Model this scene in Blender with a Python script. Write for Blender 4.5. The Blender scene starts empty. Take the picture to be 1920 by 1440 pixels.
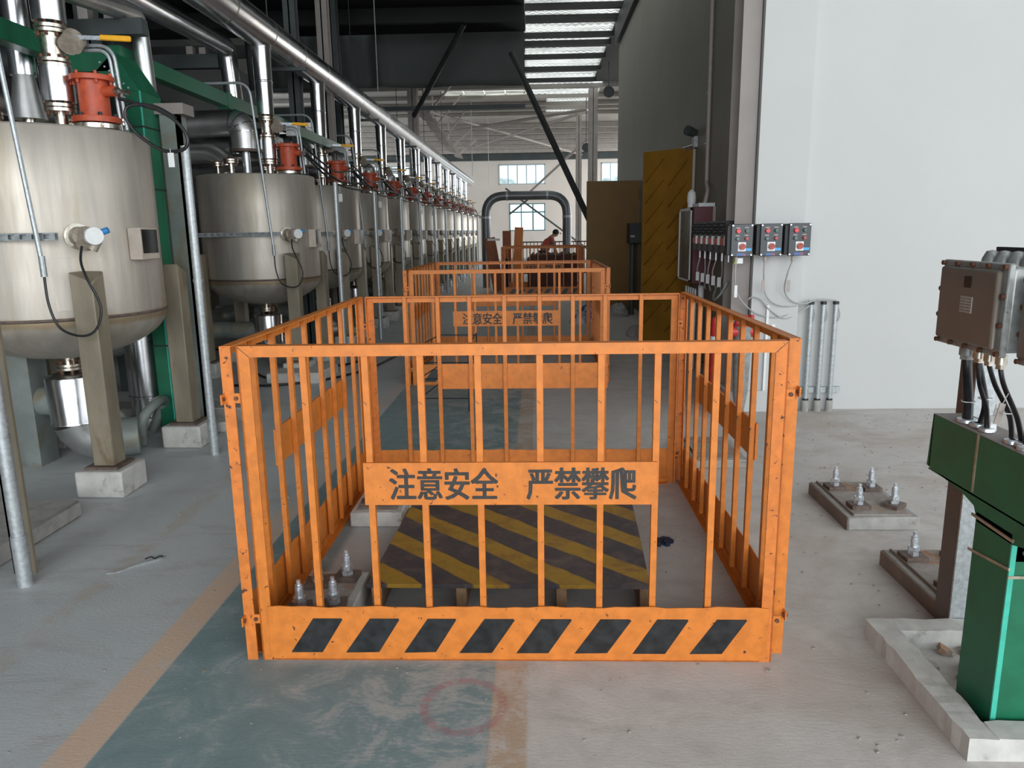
import bpy, math, random
from mathutils import Vector, Matrix, Euler
random.seed(7)
C = bpy.context.scene.collection
PI = math.pi

# ------------------------------------------------------------------ camera
FPX = 1400.0
CAM = Vector((0, 0, 1.6))
_p, _y, _r = math.atan(286 / 1400.0), math.radians(2.05), 0.015
fw = Vector((-math.sin(_y) * math.cos(_p), math.cos(_y) * math.cos(_p), -math.sin(_p)))
rt = Vector((math.cos(_y), math.sin(_y), 0))
up = rt.cross(fw)
RR = rt * math.cos(_r) - up * math.sin(_r)
UU = up * math.cos(_r) + rt * math.sin(_r)
cam = bpy.data.cameras.new('camera')
cam.sensor_width = 36.0
cam.lens = FPX / 1920 * 36.0
cam.clip_end = 300
camo = bpy.data.objects.new('camera', cam)
C.objects.link(camo)
m = Matrix((RR, UU, -fw)).transposed().to_4x4()
m.translation = CAM
camo.matrix_world = m
bpy.context.scene.camera = camo

# ------------------------------------------------------------------ light
sc = bpy.context.scene
sc.view_settings.view_transform = 'Standard'
sc.view_settings.look = 'None'
sc.view_settings.gamma = 1
sc.view_settings.use_curve_mapping = False
sc.view_settings.exposure = 0.15
w = bpy.data.worlds.new('sky')
sc.world = w
w.use_nodes = True
bg = w.node_tree.nodes['Background']
bg.inputs[0].default_value = (0.88, 0.95, 1.0, 1)
bg.inputs[1].default_value = 1.45


def area(name, loc, rot, sx, sy, watts, col=(0.93, 0.97, 1.0)):
    l = bpy.data.lights.new(name, 'AREA')
    l.shape = 'RECTANGLE'
    l.size, l.size_y, l.energy, l.color = sx, sy, watts, col
    o = bpy.data.objects.new(name, l)
    o.location, o.rotation_euler = loc, rot
    C.objects.link(o)


# daylight through the open gable behind the camera and the open side of the hall on the right
area('gable_daylight', (0.6, -9.5, 3.6), (math.radians(84), 0, 0), 15, 6, 1500)
area('side_daylight', (12.5, 1.5, 3.6), (0, math.radians(78), 0), 5, 8, 230)
# fill lamps added at the sides to brighten the far hall
area('far_right_fill', (14.5, 40.5, 3.4), (0, math.radians(84), 0), 5, 8, 2000)
area('far_left_fill', (-15, 38, 3.4), (0, math.radians(-84), 0), 5, 12, 400)


# ------------------------------------------------------------------ materials
class T:
    def __init__(s, name):
        s.mat = bpy.data.materials.new(name)
        s.mat.use_nodes = True
        s.n = s.mat.node_tree
        s.b = s.n.nodes['Principled BSDF']
        s.geo = None

    def lk(s, a, b):
        s.n.links.new(a, b)

    def val(s, sock, v):
        if isinstance(v, (int, float)):
            sock.default_value = v
        elif isinstance(v, tuple):
            sock.default_value = v if len(v) == 4 else v + (1,)
        else:
            s.lk(v, sock)

    def m(s, op, a, b=0.0, clamp=False):
        n = s.n.nodes.new('ShaderNodeMath')
        n.operation = op
        n.use_clamp = clamp
        s.val(n.inputs[0], a)
        s.val(n.inputs[1], b)
        return n.outputs[0]

    def mix(s, f, a, b):
        n = s.n.nodes.new('ShaderNodeMix')
        n.data_type = 'RGBA'
        s.val(n.inputs[0], f)
        s.val(n.inputs[6], a)
        s.val(n.inputs[7], b)
        return n.outputs[2]

    def co(s, scale=(1, 1, 1), world=False, rot=(0, 0, 0)):
        mp = s.n.nodes.new('ShaderNodeMapping')
        if world:
            g = s.n.nodes.new('ShaderNodeNewGeometry')
            s.lk(g.outputs['Position'], mp.inputs[0])
        else:
            g = s.n.nodes.new('ShaderNodeTexCoord')
            s.lk(g.outputs['Object'], mp.inputs[0])
        mp.inputs['Scale'].default_value = scale
        mp.inputs['Rotation'].default_value = rot
        return mp.outputs[0]

    def noise(s, scale, detail=4, rough=0.55, co=None, dist=0.0):
        n = s.n.nodes.new('ShaderNodeTexNoise')
        n.inputs['Scale'].default_value = scale
        n.inputs['Detail'].default_value = detail
        n.inputs['Roughness'].default_value = rough
        n.inputs['Distortion'].default_value = dist
        s.lk(co if co is not None else s.co(), n.inputs['Vector'])
        return n.outputs['Fac']

    def ramp(s, f, lo, hi):
        n = s.n.nodes.new('ShaderNodeMapRange')
        n.interpolation_type = 'SMOOTHSTEP'
        s.val(n.inputs[0], f)
        n.inputs[1].default_value = lo
        n.inputs[2].default_value = hi
        return n.outputs[0]

    def band(s, v, lo, hi, e=0.008):
        return s.m('MULTIPLY', s.ramp(v, lo - e, lo + e), s.m('SUBTRACT', 1.0, s.ramp(v, hi - e, hi + e)))

    def bump(s, h, strength=0.2, dist=0.01):
        n = s.n.nodes.new('ShaderNodeBump')
        n.inputs['Strength'].default_value = strength
        n.inputs['Distance'].default_value = dist
        s.lk(h, n.inputs['Height'])
        s.lk(n.outputs[0], s.b.inputs['Normal'])

    def set(s, col=None, rough=None, metal=None):
        if col is not None:
            s.val(s.b.inputs['Base Color'], col)
        if rough is not None:
            s.val(s.b.inputs['Roughness'], rough)
        if metal is not None:
            s.val(s.b.inputs['Metallic'], metal)
        return s.mat


def plain(name, col, rough=0.6, metal=0.0, var=0.12, scale=8, bump=0.0, stain=None, st=(0.58, 0.72), sscale=5, stretch=(1, 1, 1)):
    t = T(name)
    c = t.co(stretch)
    n = t.noise(scale, 5, 0.6, c)
    a = tuple(max(0, x * (1 - var)) for x in col)
    b = tuple(min(1, x * (1 + var)) for x in col)
    k = t.mix(t.ramp(n, 0.3, 0.7), a, b)
    if stain:
        k = t.mix(t.ramp(t.noise(sscale, 6, 0.65, c, 0.4), st[0], st[1]), k, stain)
    r = t.m('ADD', t.m('MULTIPLY', n, 0.15), rough - 0.07)
    if bump:
        t.bump(n, bump)
    return t.set(k, r, metal)


M = {}
M['orange'] = plain('orange_paint', (0.58, 0.165, 0.016), 0.5, 0, 0.10, 14, 0.05, (0.05, 0.02, 0.012), (0.70, 0.74), 26)
M['orange_worn'] = plain('worn_orange_paint', (0.58, 0.172, 0.021), 0.5, 0, 0.12, 20, 0.08, (0.05, 0.02, 0.012), (0.645, 0.68), 42)
M['orange_rusty'] = plain('rusty_orange_paint', (0.58, 0.165, 0.024), 0.55, 0, 0.14, 22, 0.1, (0.045, 0.018, 0.012), (0.60, 0.64), 30)
M['orange_dark'] = plain('dull_orange_paint', (0.24, 0.065, 0.018), 0.6, 0, 0.15, 12)
M['black_paint'] = plain('black_paint', (0.018, 0.019, 0.02), 0.35, 0, 0.4, 18, 0, (0.09, 0.08, 0.07), (0.66, 0.74), 20)
M['ink'] = plain('stencil_ink', (0.028, 0.026, 0.024), 0.6, 0, 0.3, 30, 0, (0.16, 0.09, 0.05), (0.70, 0.8), 60)
M['cladding'] = plain('aluminium_cladding', (0.74, 0.75, 0.77), 0.22, 1.0, 0.06, 6, 0.03)
M['cladding_dull'] = plain('dull_cladding', (0.64, 0.64, 0.63), 0.40, 1.0, 0.1, 5, 0.04)
M['flange'] = plain('machined_steel', (0.62, 0.58, 0.5), 0.3, 1.0, 0.15, 30, 0, (0.16, 0.07, 0.035), (0.55, 0.7), 22)
M['rust_bolt'] = plain('rusty_bolt', (0.13, 0.055, 0.03), 0.75, 0.2, 0.4, 40)
M['galv'] = plain('galvanised_steel', (0.42, 0.45, 0.46), 0.45, 0.55, 0.16, 45, 0.03, (0.30, 0.34, 0.31), (0.55, 0.7), 12)
M['zinc'] = plain('zinc_bolt', (0.62, 0.66, 0.7), 0.35, 0.8, 0.2, 60)
M['leg'] = plain('grubby_beige_steel', (0.25, 0.215, 0.155), 0.55, 0.25, 0.2, 5, 0.04, (0.16, 0.10, 0.045), (0.55, 0.72), 4, (1, 1, 0.35))
M['grey_green'] = plain('grey_green_steel', (0.22, 0.25, 0.235), 0.5, 0.2, 0.15, 4, 0.03, (0.22, 0.19, 0.13), (0.5, 0.65), 2.5)
M['beam'] = plain('dark_grey_steel', (0.055, 0.065, 0.065), 0.55, 0.1, 0.15, 4)
M['black_steel'] = plain('black_steel', (0.02, 0.021, 0.022), 0.55, 0.1, 0.25, 6)
M['light_steel'] = plain('pale_painted_steel', (0.42, 0.38, 0.35), 0.55, 0.0, 0.1, 5)
M['green'] = plain('green_paint', (0.007, 0.12, 0.058), 0.4, 0, 0.14, 7, 0.02, (0.10, 0.20, 0.14), (0.72, 0.8), 30)
M['green_highlight'] = plain('edge_highlight', (0.05, 0.42, 0.31), 0.4, 0, 0.1, 20)  # painted highlight for the corner edges of the green trays
M['red'] = plain('red_oxide_paint', (0.45, 0.072, 0.028), 0.5, 0, 0.16, 16, 0.03, (0.14, 0.03, 0.015), (0.62, 0.74), 24)
M['fire_red'] = plain('fire_red', (0.5, 0.025, 0.03), 0.4, 0, 0.12, 10)
M['yellow'] = plain('yellow_grip', (0.75, 0.36, 0.01), 0.5, 0, 0.08, 20)
M['cast'] = plain('cast_beige', (0.36, 0.31, 0.25), 0.5, 0.3, 0.2, 24, 0.05)
M['rubber'] = plain('black_rubber', (0.014, 0.014, 0.015), 0.45, 0, 0.3, 20)
M['white_tag'] = plain('white_plastic', (0.72, 0.73, 0.72), 0.5, 0, 0.05, 20)
M['blue'] = plain('blue_plastic', (0.03, 0.22, 0.5), 0.4, 0, 0.1, 20)
M['grey_cable'] = plain('grey_cable', (0.34, 0.35, 0.34), 0.5, 0, 0.1, 20)
M['box_beige'] = plain('beige_enclosure', (0.44, 0.38, 0.32), 0.5, 0, 0.08, 12)
M['smoked'] = plain('smoked_window', (0.018, 0.016, 0.014), 0.18, 0, 0.2, 10)
M['ex_box'] = plain('taupe_cast_box', (0.17, 0.14, 0.115), 0.42, 0.15, 0.08, 5, 0.02, (0.09, 0.07, 0.055), (0.68, 0.78), 18)
M['ex_rim'] = plain('grey_cast_rim', (0.30, 0.31, 0.30), 0.42, 0.4, 0.18, 26, 0.04, (0.10, 0.10, 0.09), (0.6, 0.74), 22)
M['label'] = plain('grey_label', (0.36, 0.31, 0.28), 0.5, 0, 0.06, 20)
M['post_shade'] = plain('shade_brown_post_face', (0.13, 0.105, 0.09), 0.5, 0.1, 0.12, 6)  # shade on the side of the box post, put into the colour
M['station'] = plain('black_control_box', (0.035, 0.04, 0.046), 0.38, 0, 0.15, 16)
M['btn_red'] = plain('red_button', (0.62, 0.03, 0.03), 0.3, 0, 0.05, 20)
M['btn_pink'] = plain('dull_red_button', (0.36, 0.06, 0.06), 0.4, 0, 0.05, 20)
M['btn_green'] = plain('green_button', (0.02, 0.09, 0.05), 0.3, 0, 0.05, 20)
M['btn_grey'] = plain('grey_green_button', (0.1, 0.15, 0.13), 0.4, 0, 0.05, 20)
M['label_blue'] = plain('sky_blue_label', (0.06, 0.35, 0.68), 0.4, 0, 0.05, 20)
M['label_navy'] = plain('navy_label', (0.05, 0.12, 0.3), 0.4, 0, 0.3, 60)
M['lime'] = plain('lime_tag', (0.5, 0.62, 0.1), 0.5, 0, 0.05, 20)
M['maroon'] = plain('maroon_cabinet', (0.13, 0.035, 0.045), 0.5, 0, 0.1, 5)
M['screen'] = plain('dark_green_pane', (0.02, 0.032, 0.03), 0.25, 0, 0.2, 6)
M['white_wall'] = plain('white_plaster', (0.49, 0.495, 0.485), 0.8, 0, 0.02, 1.2, 0.02)
M['far_wall'] = plain('cream_plaster', (0.70, 0.64, 0.58), 0.85, 0, 0.03, 1.0)
M['grey_wall'] = plain('grey_wall_panels', (0.21, 0.195, 0.155), 0.55, 0, 0.1, 0.9, 0.02)
M['column'] = plain('taupe_column', (0.25, 0.22, 0.20), 0.55, 0, 0.1, 2)
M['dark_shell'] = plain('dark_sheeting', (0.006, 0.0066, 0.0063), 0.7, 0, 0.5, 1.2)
M['fascia'] = plain('dark_grey_curtain', (0.062, 0.070, 0.066), 0.7, 0, 0.2, 0.5)
M['roof'] = plain('roof_sheeting', (0.34, 0.315, 0.28), 0.6, 0, 0.15, 0.8)
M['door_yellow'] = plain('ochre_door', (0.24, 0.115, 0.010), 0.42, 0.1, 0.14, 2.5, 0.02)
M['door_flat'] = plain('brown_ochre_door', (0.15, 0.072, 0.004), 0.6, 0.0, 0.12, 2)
M['white_conc'] = plain('whitewashed_concrete', (0.50, 0.49, 0.46), 0.85, 0, 0.1, 12, 0.25, (0.30, 0.28, 0.25), (0.56, 0.72), 9)
M['conc'] = plain('grey_concrete', (0.33, 0.32, 0.30), 0.85, 0, 0.14, 14, 0.3, (0.20, 0.185, 0.165), (0.58, 0.74), 8)
M['conc_dirty'] = plain('rust_stained_concrete', (0.29, 0.265, 0.24), 0.85, 0, 0.16, 18, 0.35, (0.30, 0.16, 0.085), (0.5, 0.68), 7)
M['form_edge'] = plain('brown_form_edge', (0.17, 0.13, 0.105), 0.7, 0, 0.2, 8, 0.1)
M['wood'] = plain('raw_timber', (0.28, 0.18, 0.10), 0.8, 0, 0.25, 10, 0.1, None, (0, 1), 5, (1, 0.1, 1))
M['bronze'] = plain('rusty_plate', (0.13, 0.095, 0.078), 0.6, 0.3, 0.3, 22)
M['skin'] = plain('skin', (0.33, 0.18, 0.12), 0.6, 0, 0.05, 10)
M['hair'] = plain('hair', (0.015, 0.012, 0.01), 0.7)
M['shirt'] = plain('grey_red_shirt', (0.20, 0.11, 0.10), 0.8, 0, 0.3, 3, 0, (0.5, 0.07, 0.04), (0.5, 0.6), 4)
M['trousers'] = plain('dark_trousers', (0.05, 0.04, 0.045), 0.8)
M['sack'] = plain('woven_sack', (0.42, 0.43, 0.46), 0.7, 0, 0.15, 8, 0.1, (0.03, 0.06, 0.22), (0.5, 0.56), 3)
M['leaf'] = plain('glare_washed_crown', (0.60, 0.68, 0.66), 0.8, 0, 0.3, 2)  # crowns coloured pale to imitate glare washing them out
M['duct'] = plain('dark_duct', (0.15, 0.16, 0.165), 0.4, 0.5, 0.15, 2)
M['band'] = plain('steel_strap', (0.42, 0.38, 0.30), 0.4, 0.6, 0.2, 30)


def stainless():
    t = T('brushed_stainless')
    c = t.co((3.2, 3.2, 0.35))
    n = t.noise(2.2, 6, 0.6, c, 0.3)
    fine = t.noise(18, 4, 0.6, c)
    k = t.mix(t.ramp(n, 0.3, 0.72), (0.46, 0.42, 0.37), (0.62, 0.565, 0.49))
    k = t.mix(t.m('MULTIPLY', t.ramp(t.noise(1.4, 5, 0.6, t.co((2, 2, 0.5)), 0.6), 0.52, 0.72), 0.5), k, (0.42, 0.34, 0.21))
    tc = t.n.nodes.new('ShaderNodeTexCoord')
    sp = t.n.nodes.new('ShaderNodeSeparateXYZ')
    t.lk(tc.outputs['Object'], sp.inputs[0])
    wob = t.m('ADD', sp.outputs[2], t.m('MULTIPLY', t.noise(7, 4, 0.6, t.co((1, 1, 1))), 0.05))
    k = t.mix(t.m('MULTIPLY', t.band(wob, 1.075, 1.135, 0.02), 0.75), k, (0.33, 0.235, 0.12))
    r = t.m('ADD', 0.47, t.m('MULTIPLY', fine, 0.14))
    t.bump(fine, 0.04)
    return t.set(k, r, 0.72)


M['stainless'] = stainless()


def cover_mat():
    """hazard stripes painted across the two boards of the timber cover"""
    t = T('hazard_painted_board')
    g = t.n.nodes.new('ShaderNodeNewGeometry')
    sp = t.n.nodes.new('ShaderNodeSeparateXYZ')
    t.lk(g.outputs['Position'], sp.inputs[0])
    x, y = sp.outputs[0], sp.outputs[1]
    wob = t.noise(3.5, 3, 0.5, t.co(world=True))
    d = t.m('ADD', t.m('MULTIPLY', x, 0.70), t.m('MULTIPLY', y, 0.72))
    d = t.m('ADD', d, t.m('MULTIPLY', wob, 0.06))
    f = t.m('FRACT', t.m('DIVIDE', t.m('SUBTRACT', d, 0.105), 0.262))
    s = t.band(f, 0.03, 0.45, 0.02)
    dirt = t.ramp(t.noise(9, 6, 0.7, t.co(world=True), 0.5), 0.42, 0.75)
    blk = t.mix(dirt, (0.05, 0.048, 0.055), (0.13, 0.10, 0.085))
    yel = t.mix(dirt, (0.36, 0.21, 0.025), (0.20, 0.10, 0.03))
    return t.set(t.mix(s, blk, yel), 0.5, 0)


M['cover'] = cover_mat()


def floor_mat():
    t = T('painted_concrete_floor')
    g = t.n.nodes.new('ShaderNodeNewGeometry')
    sp = t.n.nodes.new('ShaderNodeSeparateXYZ')
    t.lk(g.outputs['Position'], sp.inputs[0])
    x, y = sp.outputs[0], sp.outputs[1]
    wc = t.co(world=True)
    n1 = t.noise(0.9, 6, 0.6, wc, 0.5)
    n2 = t.noise(5, 8, 0.7, wc, 0.8)
    n3 = t.noise(34, 6, 0.7, t.co((1, 2.6, 1), True))
    n4 = t.noise(1.6, 4, 0.6, t.co((1, 1, 1), True), 1.2)
    left = t.mix(t.ramp(n1, 0.35, 0.65), (0.44, 0.468, 0.475), (0.50, 0.525, 0.53))
    right = t.mix(t.ramp(n2, 0.3, 0.7), (0.47, 0.442, 0.415), (0.55, 0.522, 0.495))
    xe = t.m('ADD', x, t.m('MULTIPLY', t.m('SUBTRACT', n4, 0.5), 0.5))
    side = t.ramp(xe, -1.35, -0.1)
    base = t.mix(side, left, right)
    stk = t.noise(2.4, 7, 0.68, t.co((0.8, 2.2, 1), True, (0, 0, 0.25)), 1.0)
    base = t.mix(t.m('MULTIPLY', t.ramp(stk, 0.50, 0.72), 0.45), base, (0.31, 0.275, 0.245))
    base = t.mix(t.m('MULTIPLY', t.ramp(t.noise(3.1, 7, 0.7, t.co((0.7, 2.4, 1), True, (0, 0, -0.2)), 1.2), 0.56, 0.75), 0.4), base, (0.47, 0.455, 0.43))
    # rusty brown tint round the plinths on the right
    tint = t.m('MULTIPLY', t.ramp(t.noise(1.3, 4, 0.6, wc, 0.8), 0.5, 0.68), t.ramp(x, 0.2, 1.4))
    base = t.mix(t.m('MULTIPLY', tint, 0.6), base, (0.39, 0.325, 0.27))
    # green walkway between the two orange lines, worn through to the dusty screed
    green = t.mix(t.ramp(n2, 0.3, 0.75), (0.145, 0.225, 0.235), (0.22, 0.305, 0.315))
    wear = t.m('ADD', t.m('MULTIPLY', n2, 0.75), t.m('MULTIPLY', n3, 0.35))
    wear = t.m('ADD', wear, t.m('MULTIPLY', t.ramp(x, -1.25, -0.3), 0.09))
    worn = t.ramp(wear, 0.585, 0.72)
    green = t.mix(t.m('MULTIPLY', worn, 0.75), green, (0.40, 0.395, 0.38))
    inside = t.m('MULTIPLY', t.ramp(y, 2.50, 2.62), t.m('SUBTRACT', 1.0, t.ramp(y, 4.55, 4.7)))
    inside = t.m('MULTIPLY', inside, t.ramp(x, -1.05, -1.0))
    gm = t.m('MULTIPLY', t.band(x, -1.41, -0.165), t.m('SUBTRACT', 1.0, t.m('MULTIPLY', inside, 0.85)))
    gm = t.m('MULTIPLY', gm, t.m('SUBTRACT', 1.0, t.ramp(y, 7.2, 9.0)))
    base = t.mix(t.m('MULTIPLY', gm, 0.93), base, green)
    lm = t.m('MULTIPLY', t.band(x, -1.545, -1.41), t.m('SUBTRACT', 0.95, t.m('MULTIPLY', t.ramp(n2, 0.5, 0.7), 0.45)))
    lm = t.m('MULTIPLY', lm, t.m('SUBTRACT', 1.0, t.m('MULTIPLY', t.ramp(y, 3.3, 4.6), 0.72)))
    rm = t.m('MULTIPLY', t.band(x, -0.17, -0.045), t.m('SUBTRACT', 0.85, t.m('MULTIPLY', worn, 0.6)))
    rm = t.m('MULTIPLY', rm, t.m('SUBTRACT', 1.0, t.m('MULTIPLY', inside, 0.9)))
    fm = t.m('MULTIPLY', t.band(x, -2.12, -2.02, 0.03), t.m('MULTIPLY', t.ramp(n2, 0.40, 0.6), 0.35))
    base = t.mix(lm, base, (0.62, 0.45, 0.33))
    base = t.mix(rm, base, (0.42, 0.30, 0.20))
    base = t.mix(fm, base, (0.42, 0.30, 0.18))
    # the red chalk ring in front of the barrier
    dx_, dy_ = t.m('SUBTRACT', x, -0.265), t.m('SUBTRACT', y, 2.295)
    dy_ = t.m('MULTIPLY', dy_, 0.95)
    rr = t.m('SQRT', t.m('ADD', t.m('MULTIPLY', dx_, dx_), t.m('MULTIPLY', dy_, dy_)))
    ring = t.m('MULTIPLY', t.band(rr, 0.120, 0.152, 0.008), t.ramp(n3, 0.38, 0.58))
    base = t.mix(t.m('MULTIPLY', ring, 0.55), base, (0.36, 0.10, 0.12))
    # plaster spatter and grit
    spat = t.m('MULTIPLY', t.ramp(n3, 0.62, 0.70), t.ramp(n1, 0.38, 0.62))
    base = t.mix(t.m('MULTIPLY', spat, 0.5), base, (0.52, 0.50, 0.47))
    grit = t.m('MULTIPLY', t.ramp(t.noise(90, 3, 0.6, wc), 0.68, 0.72), side)
    base = t.mix(t.m('MULTIPLY', grit, 0.6), base, (0.10, 0.085, 0.07))
    h = t.m('ADD', t.m('MULTIPLY', n3, 0.7), t.m('MULTIPLY', t.noise(60, 4, 0.6, wc), 0.35))
    t.bump(h, 0.22, 0.01)
    rough = t.m('ADD', 0.50, t.m('MULTIPLY', side, 0.30))
    return t.set(base, rough, 0)


M['floor'] = floor_mat()


def skylight_mat():
    mt = bpy.data.materials.new('milky_skylight_sheet')
    mt.use_nodes = True
    n = mt.node_tree
    n.nodes.clear()
    o = n.nodes.new('ShaderNodeOutputMaterial')
    a = n.nodes.new('ShaderNodeBsdfTranslucent')
    tc = n.nodes.new('ShaderNodeTexCoord')
    mp = n.nodes.new('ShaderNodeMapping')
    mp.inputs['Scale'].default_value = (0.35, 5, 1)
    no = n.nodes.new('ShaderNodeTexNoise')
    no.inputs['Scale'].default_value = 2.2
    no.inputs['Detail'].default_value = 5
    cr = n.nodes.new('ShaderNodeValToRGB')
    cr.color_ramp.elements[0].position = 0.32
    cr.color_ramp.elements[0].color = (0.20, 0.20, 0.18, 1)
    cr.color_ramp.elements[1].position = 0.62
    cr.color_ramp.elements[1].color = (0.85, 0.83, 0.77, 1)
    n.links.new(tc.outputs['Object'], mp.inputs[0])
    n.links.new(mp.outputs[0], no.inputs[0])
    n.links.new(no.outputs[0], cr.inputs[0])
    n.links.new(cr.outputs[0], a.inputs[0])
    n.links.new(a.outputs[0], o.inputs[0])
    return mt


M['skylight'] = skylight_mat()


def glass_mat():
    t = T('window_glass')
    t.b.inputs['Transmission Weight'].default_value = 1.0
    t.b.inputs['IOR'].default_value = 1.02
    return t.set((0.88, 0.97, 1.0), 0.02, 0)


M['glass'] = glass_mat()


# ------------------------------------------------------------------ mesh helpers
class MB:
    def __init__(s):
        s.v, s.f, s.sm = [], [], []

    def add(s, vs, fs, smooth=False):
        k = len(s.v)
        s.v += [tuple(v) for v in vs]
        for f in fs:
            s.f.append(tuple(i + k for i in f))
            s.sm.append(smooth)
        return s

    def box(s, x0, y0, z0, x1, y1, z1, rot=None, about=None):
        vs = [Vector((x, y, z)) for z in (z0, z1) for y in (y0, y1) for x in (x0, x1)]
        if rot is not None:
            c = Vector(about) if about is not None else Vector(((x0 + x1) / 2, (y0 + y1) / 2, (z0 + z1) / 2))
            R = rot.to_matrix() if hasattr(rot, 'to_matrix') else rot
            vs = [c + R @ (v - c) for v in vs]
        return s.add(vs, [(0, 2, 3, 1), (4, 5, 7, 6), (0, 1, 5, 4), (2, 6, 7, 3), (0, 4, 6, 2), (1, 3, 7, 5)])

    def cyl(s, a, b, r, n=16, r2=None, cap=True, smooth=True):
        a, b = Vector(a), Vector(b)
        r2 = r if r2 is None else r2
        d = (b - a).normalized()
        u = d.orthogonal().normalized()
        w_ = d.cross(u)
        vs = []
        for p, q in ((a, r), (b, r2)):
            for i in range(n):
                t_ = 2 * PI * i / n
                vs.append(p + u * (q * math.cos(t_)) + w_ * (q * math.sin(t_)))
        fs = [(i, (i + 1) % n, n + (i + 1) % n, n + i) for i in range(n)]
        s.add(vs, fs, smooth)
        if cap:
            k = len(s.v) - 2 * n
            s.f.append(tuple(k + i for i in reversed(range(n))))
            s.f.append(tuple(k + n + i for i in range(n)))
            s.sm += [False, False]
        return s

    def tube(s, pts, r, n=10, cap=True):
        pts = [Vector(p) for p in pts]
        rings, u = [], None
        for i, p in enumerate(pts):
            if i == 0:
                d = pts[1] - p
            elif i == len(pts) - 1:
                d = p - pts[i - 1]
            else:
                d = (pts[i + 1] - p).normalized() + (p - pts[i - 1]).normalized()
            d = d.normalized() if d.length > 1e-9 else Vector((0, 0, 1))
            u = d.orthogonal().normalized() if u is None else (u - d * u.dot(d)).normalized()
            w_ = d.cross(u)
            rr_ = r(i / (len(pts) - 1)) if callable(r) else r
            rings.append([p + u * (rr_ * math.cos(2 * PI * j / n)) + w_ * (rr_ * math.sin(2 * PI * j / n)) for j in range(n)])
        vs = [v for q in rings for v in q]
        fs = []
        for i in range(len(rings) - 1):
            for j in range(n):
                fs.append((i * n + j, i * n + (j + 1) % n, (i + 1) * n + (j + 1) % n, (i + 1) * n + j))
        s.add(vs, fs, True)
        if cap:
            k = len(s.v) - len(vs)
            s.f.append(tuple(k + i for i in reversed(range(n))))
            s.f.append(tuple(k + (len(rings) - 1) * n + i for i in range(n)))
            s.sm += [False, False]
        return s

    def lathe(s, prof, c=(0, 0, 0), n=32, a0=0, a1=2 * PI):
        full = abs(a1 - a0 - 2 * PI) < 1e-6
        k = n if full else n + 1
        vs = []
        for r, z in prof:
            for i in range(k):
                t_ = a0 + (a1 - a0) * i / n
                vs.append((c[0] + r * math.cos(t_), c[1] + r * math.sin(t_), c[2] + z))
        fs = []
        for j in range(len(prof) - 1):
            for i in range(n if full else n):
                i2 = (i + 1) % k
                fs.append((j * k + i, j * k + i2, (j + 1) * k + i2, (j + 1) * k + i))
        return s.add(vs, fs, True)

    def prism(s, poly, axis, lo, hi):
        """poly: 2-D outline; axis 'x','y','z' is the thickness direction"""
        n = len(poly)
        put = {'x': lambda p, t_: (t_, p[0], p[1]), 'y': lambda p, t_: (p[0], t_, p[1]), 'z': lambda p, t_: (p[0], p[1], t_)}[axis]
        vs = [put(p, lo) for p in poly] + [put(p, hi) for p in poly]
        fs = [tuple(range(n)), tuple(reversed(range(n, 2 * n)))] + [(i, n + i, n + (i + 1) % n, (i + 1) % n) for i in range(n)]
        return s.add(vs, fs)

    def hexa(s, c, r, h, rot=0.0, axis='z'):
        c = Vector(c)
        pts = [(r * math.cos(rot + PI / 3 * i), r * math.sin(rot + PI / 3 * i)) for i in range(6)]
        if axis == 'z':
            return s.prism([(c.x + a, c.y + b) for a, b in pts], 'z', c.z, c.z + h)
        if axis == 'x':
            return s.prism([(c.y + a, c.z + b) for a, b in pts], 'x', c.x, c.x + h)
        return s.prism([(c.x + a, c.z + b) for a, b in pts], 'y', c.y, c.y + h)

    def build(s, name, mat, parent=None, bevel=0.0, seg=1):
        me = bpy.data.meshes.new(name)
        off = wloc(parent) if parent is not None else Vector((0, 0, 0))
        me.from_pydata([Vector(v) - off for v in s.v], [], s.f)
        me.polygons.foreach_set('use_smooth', s.sm)
        me.materials.append(mat if not isinstance(mat, str) else M[mat])
        me.validate()
        fix_normals(me)
        me.set_sharp_from_angle(angle=0.75)
        o = bpy.data.objects.new(name, me)
        C.objects.link(o)
        if parent is not None:
            o.parent = parent
        if bevel:
            b = o.modifiers.new('bevel', 'BEVEL')
            b.width, b.segments, b.limit_method = bevel, seg, 'ANGLE'
        return o


def fix_normals(me):
    import bmesh
    b = bmesh.new()
    b.from_mesh(me)
    bmesh.ops.recalc_face_normals(b, faces=b.faces)
    b.to_mesh(me)
    b.free()


def wloc(o):
    v = Vector((0, 0, 0))
    while o is not None:
        v += Vector(o.location)
        o = o.parent
    return v


def empty(name, loc, label, cat, group=None):
    o = bpy.data.objects.new(name, None)
    o.location = loc
    o.empty_display_size = 0.1
    C.objects.link(o)
    return tag(o, label, cat, group)


def tag(o, label, cat, group=None, kind=None):
    o['label'] = label
    o['category'] = cat
    if group:
        o['group'] = group
    if kind:
        o['kind'] = kind
    return o


def struct(name, mb, mat, parent=None, bevel=0):
    o = mb.build(name, mat, parent, bevel)
    if parent is None:
        o['kind'] = 'structure'
    return o


def solo(mb, name, mat, label, cat, group=None, bevel=0.0):
    """a thing of one mesh, its origin at the middle of its base"""
    xs = [v[0] for v in mb.v]
    ys = [v[1] for v in mb.v]
    zs = [v[2] for v in mb.v]
    c = Vector(((min(xs) + max(xs)) / 2, (min(ys) + max(ys)) / 2, min(zs)))
    mb.v = [tuple(Vector(v) - c) for v in mb.v]
    o = mb.build(name, mat, None, bevel)
    o.location = c
    return tag(o, label, cat, group)


def copy_tree(o, parent=None):
    c = o.copy()
    C.objects.link(c)
    if parent is not None:
        c.parent = parent
    for ch in [x for x in KIDS.get(o.name, o.children)]:
        copy_tree(ch, c)
    return c


KIDS = {}


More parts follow.
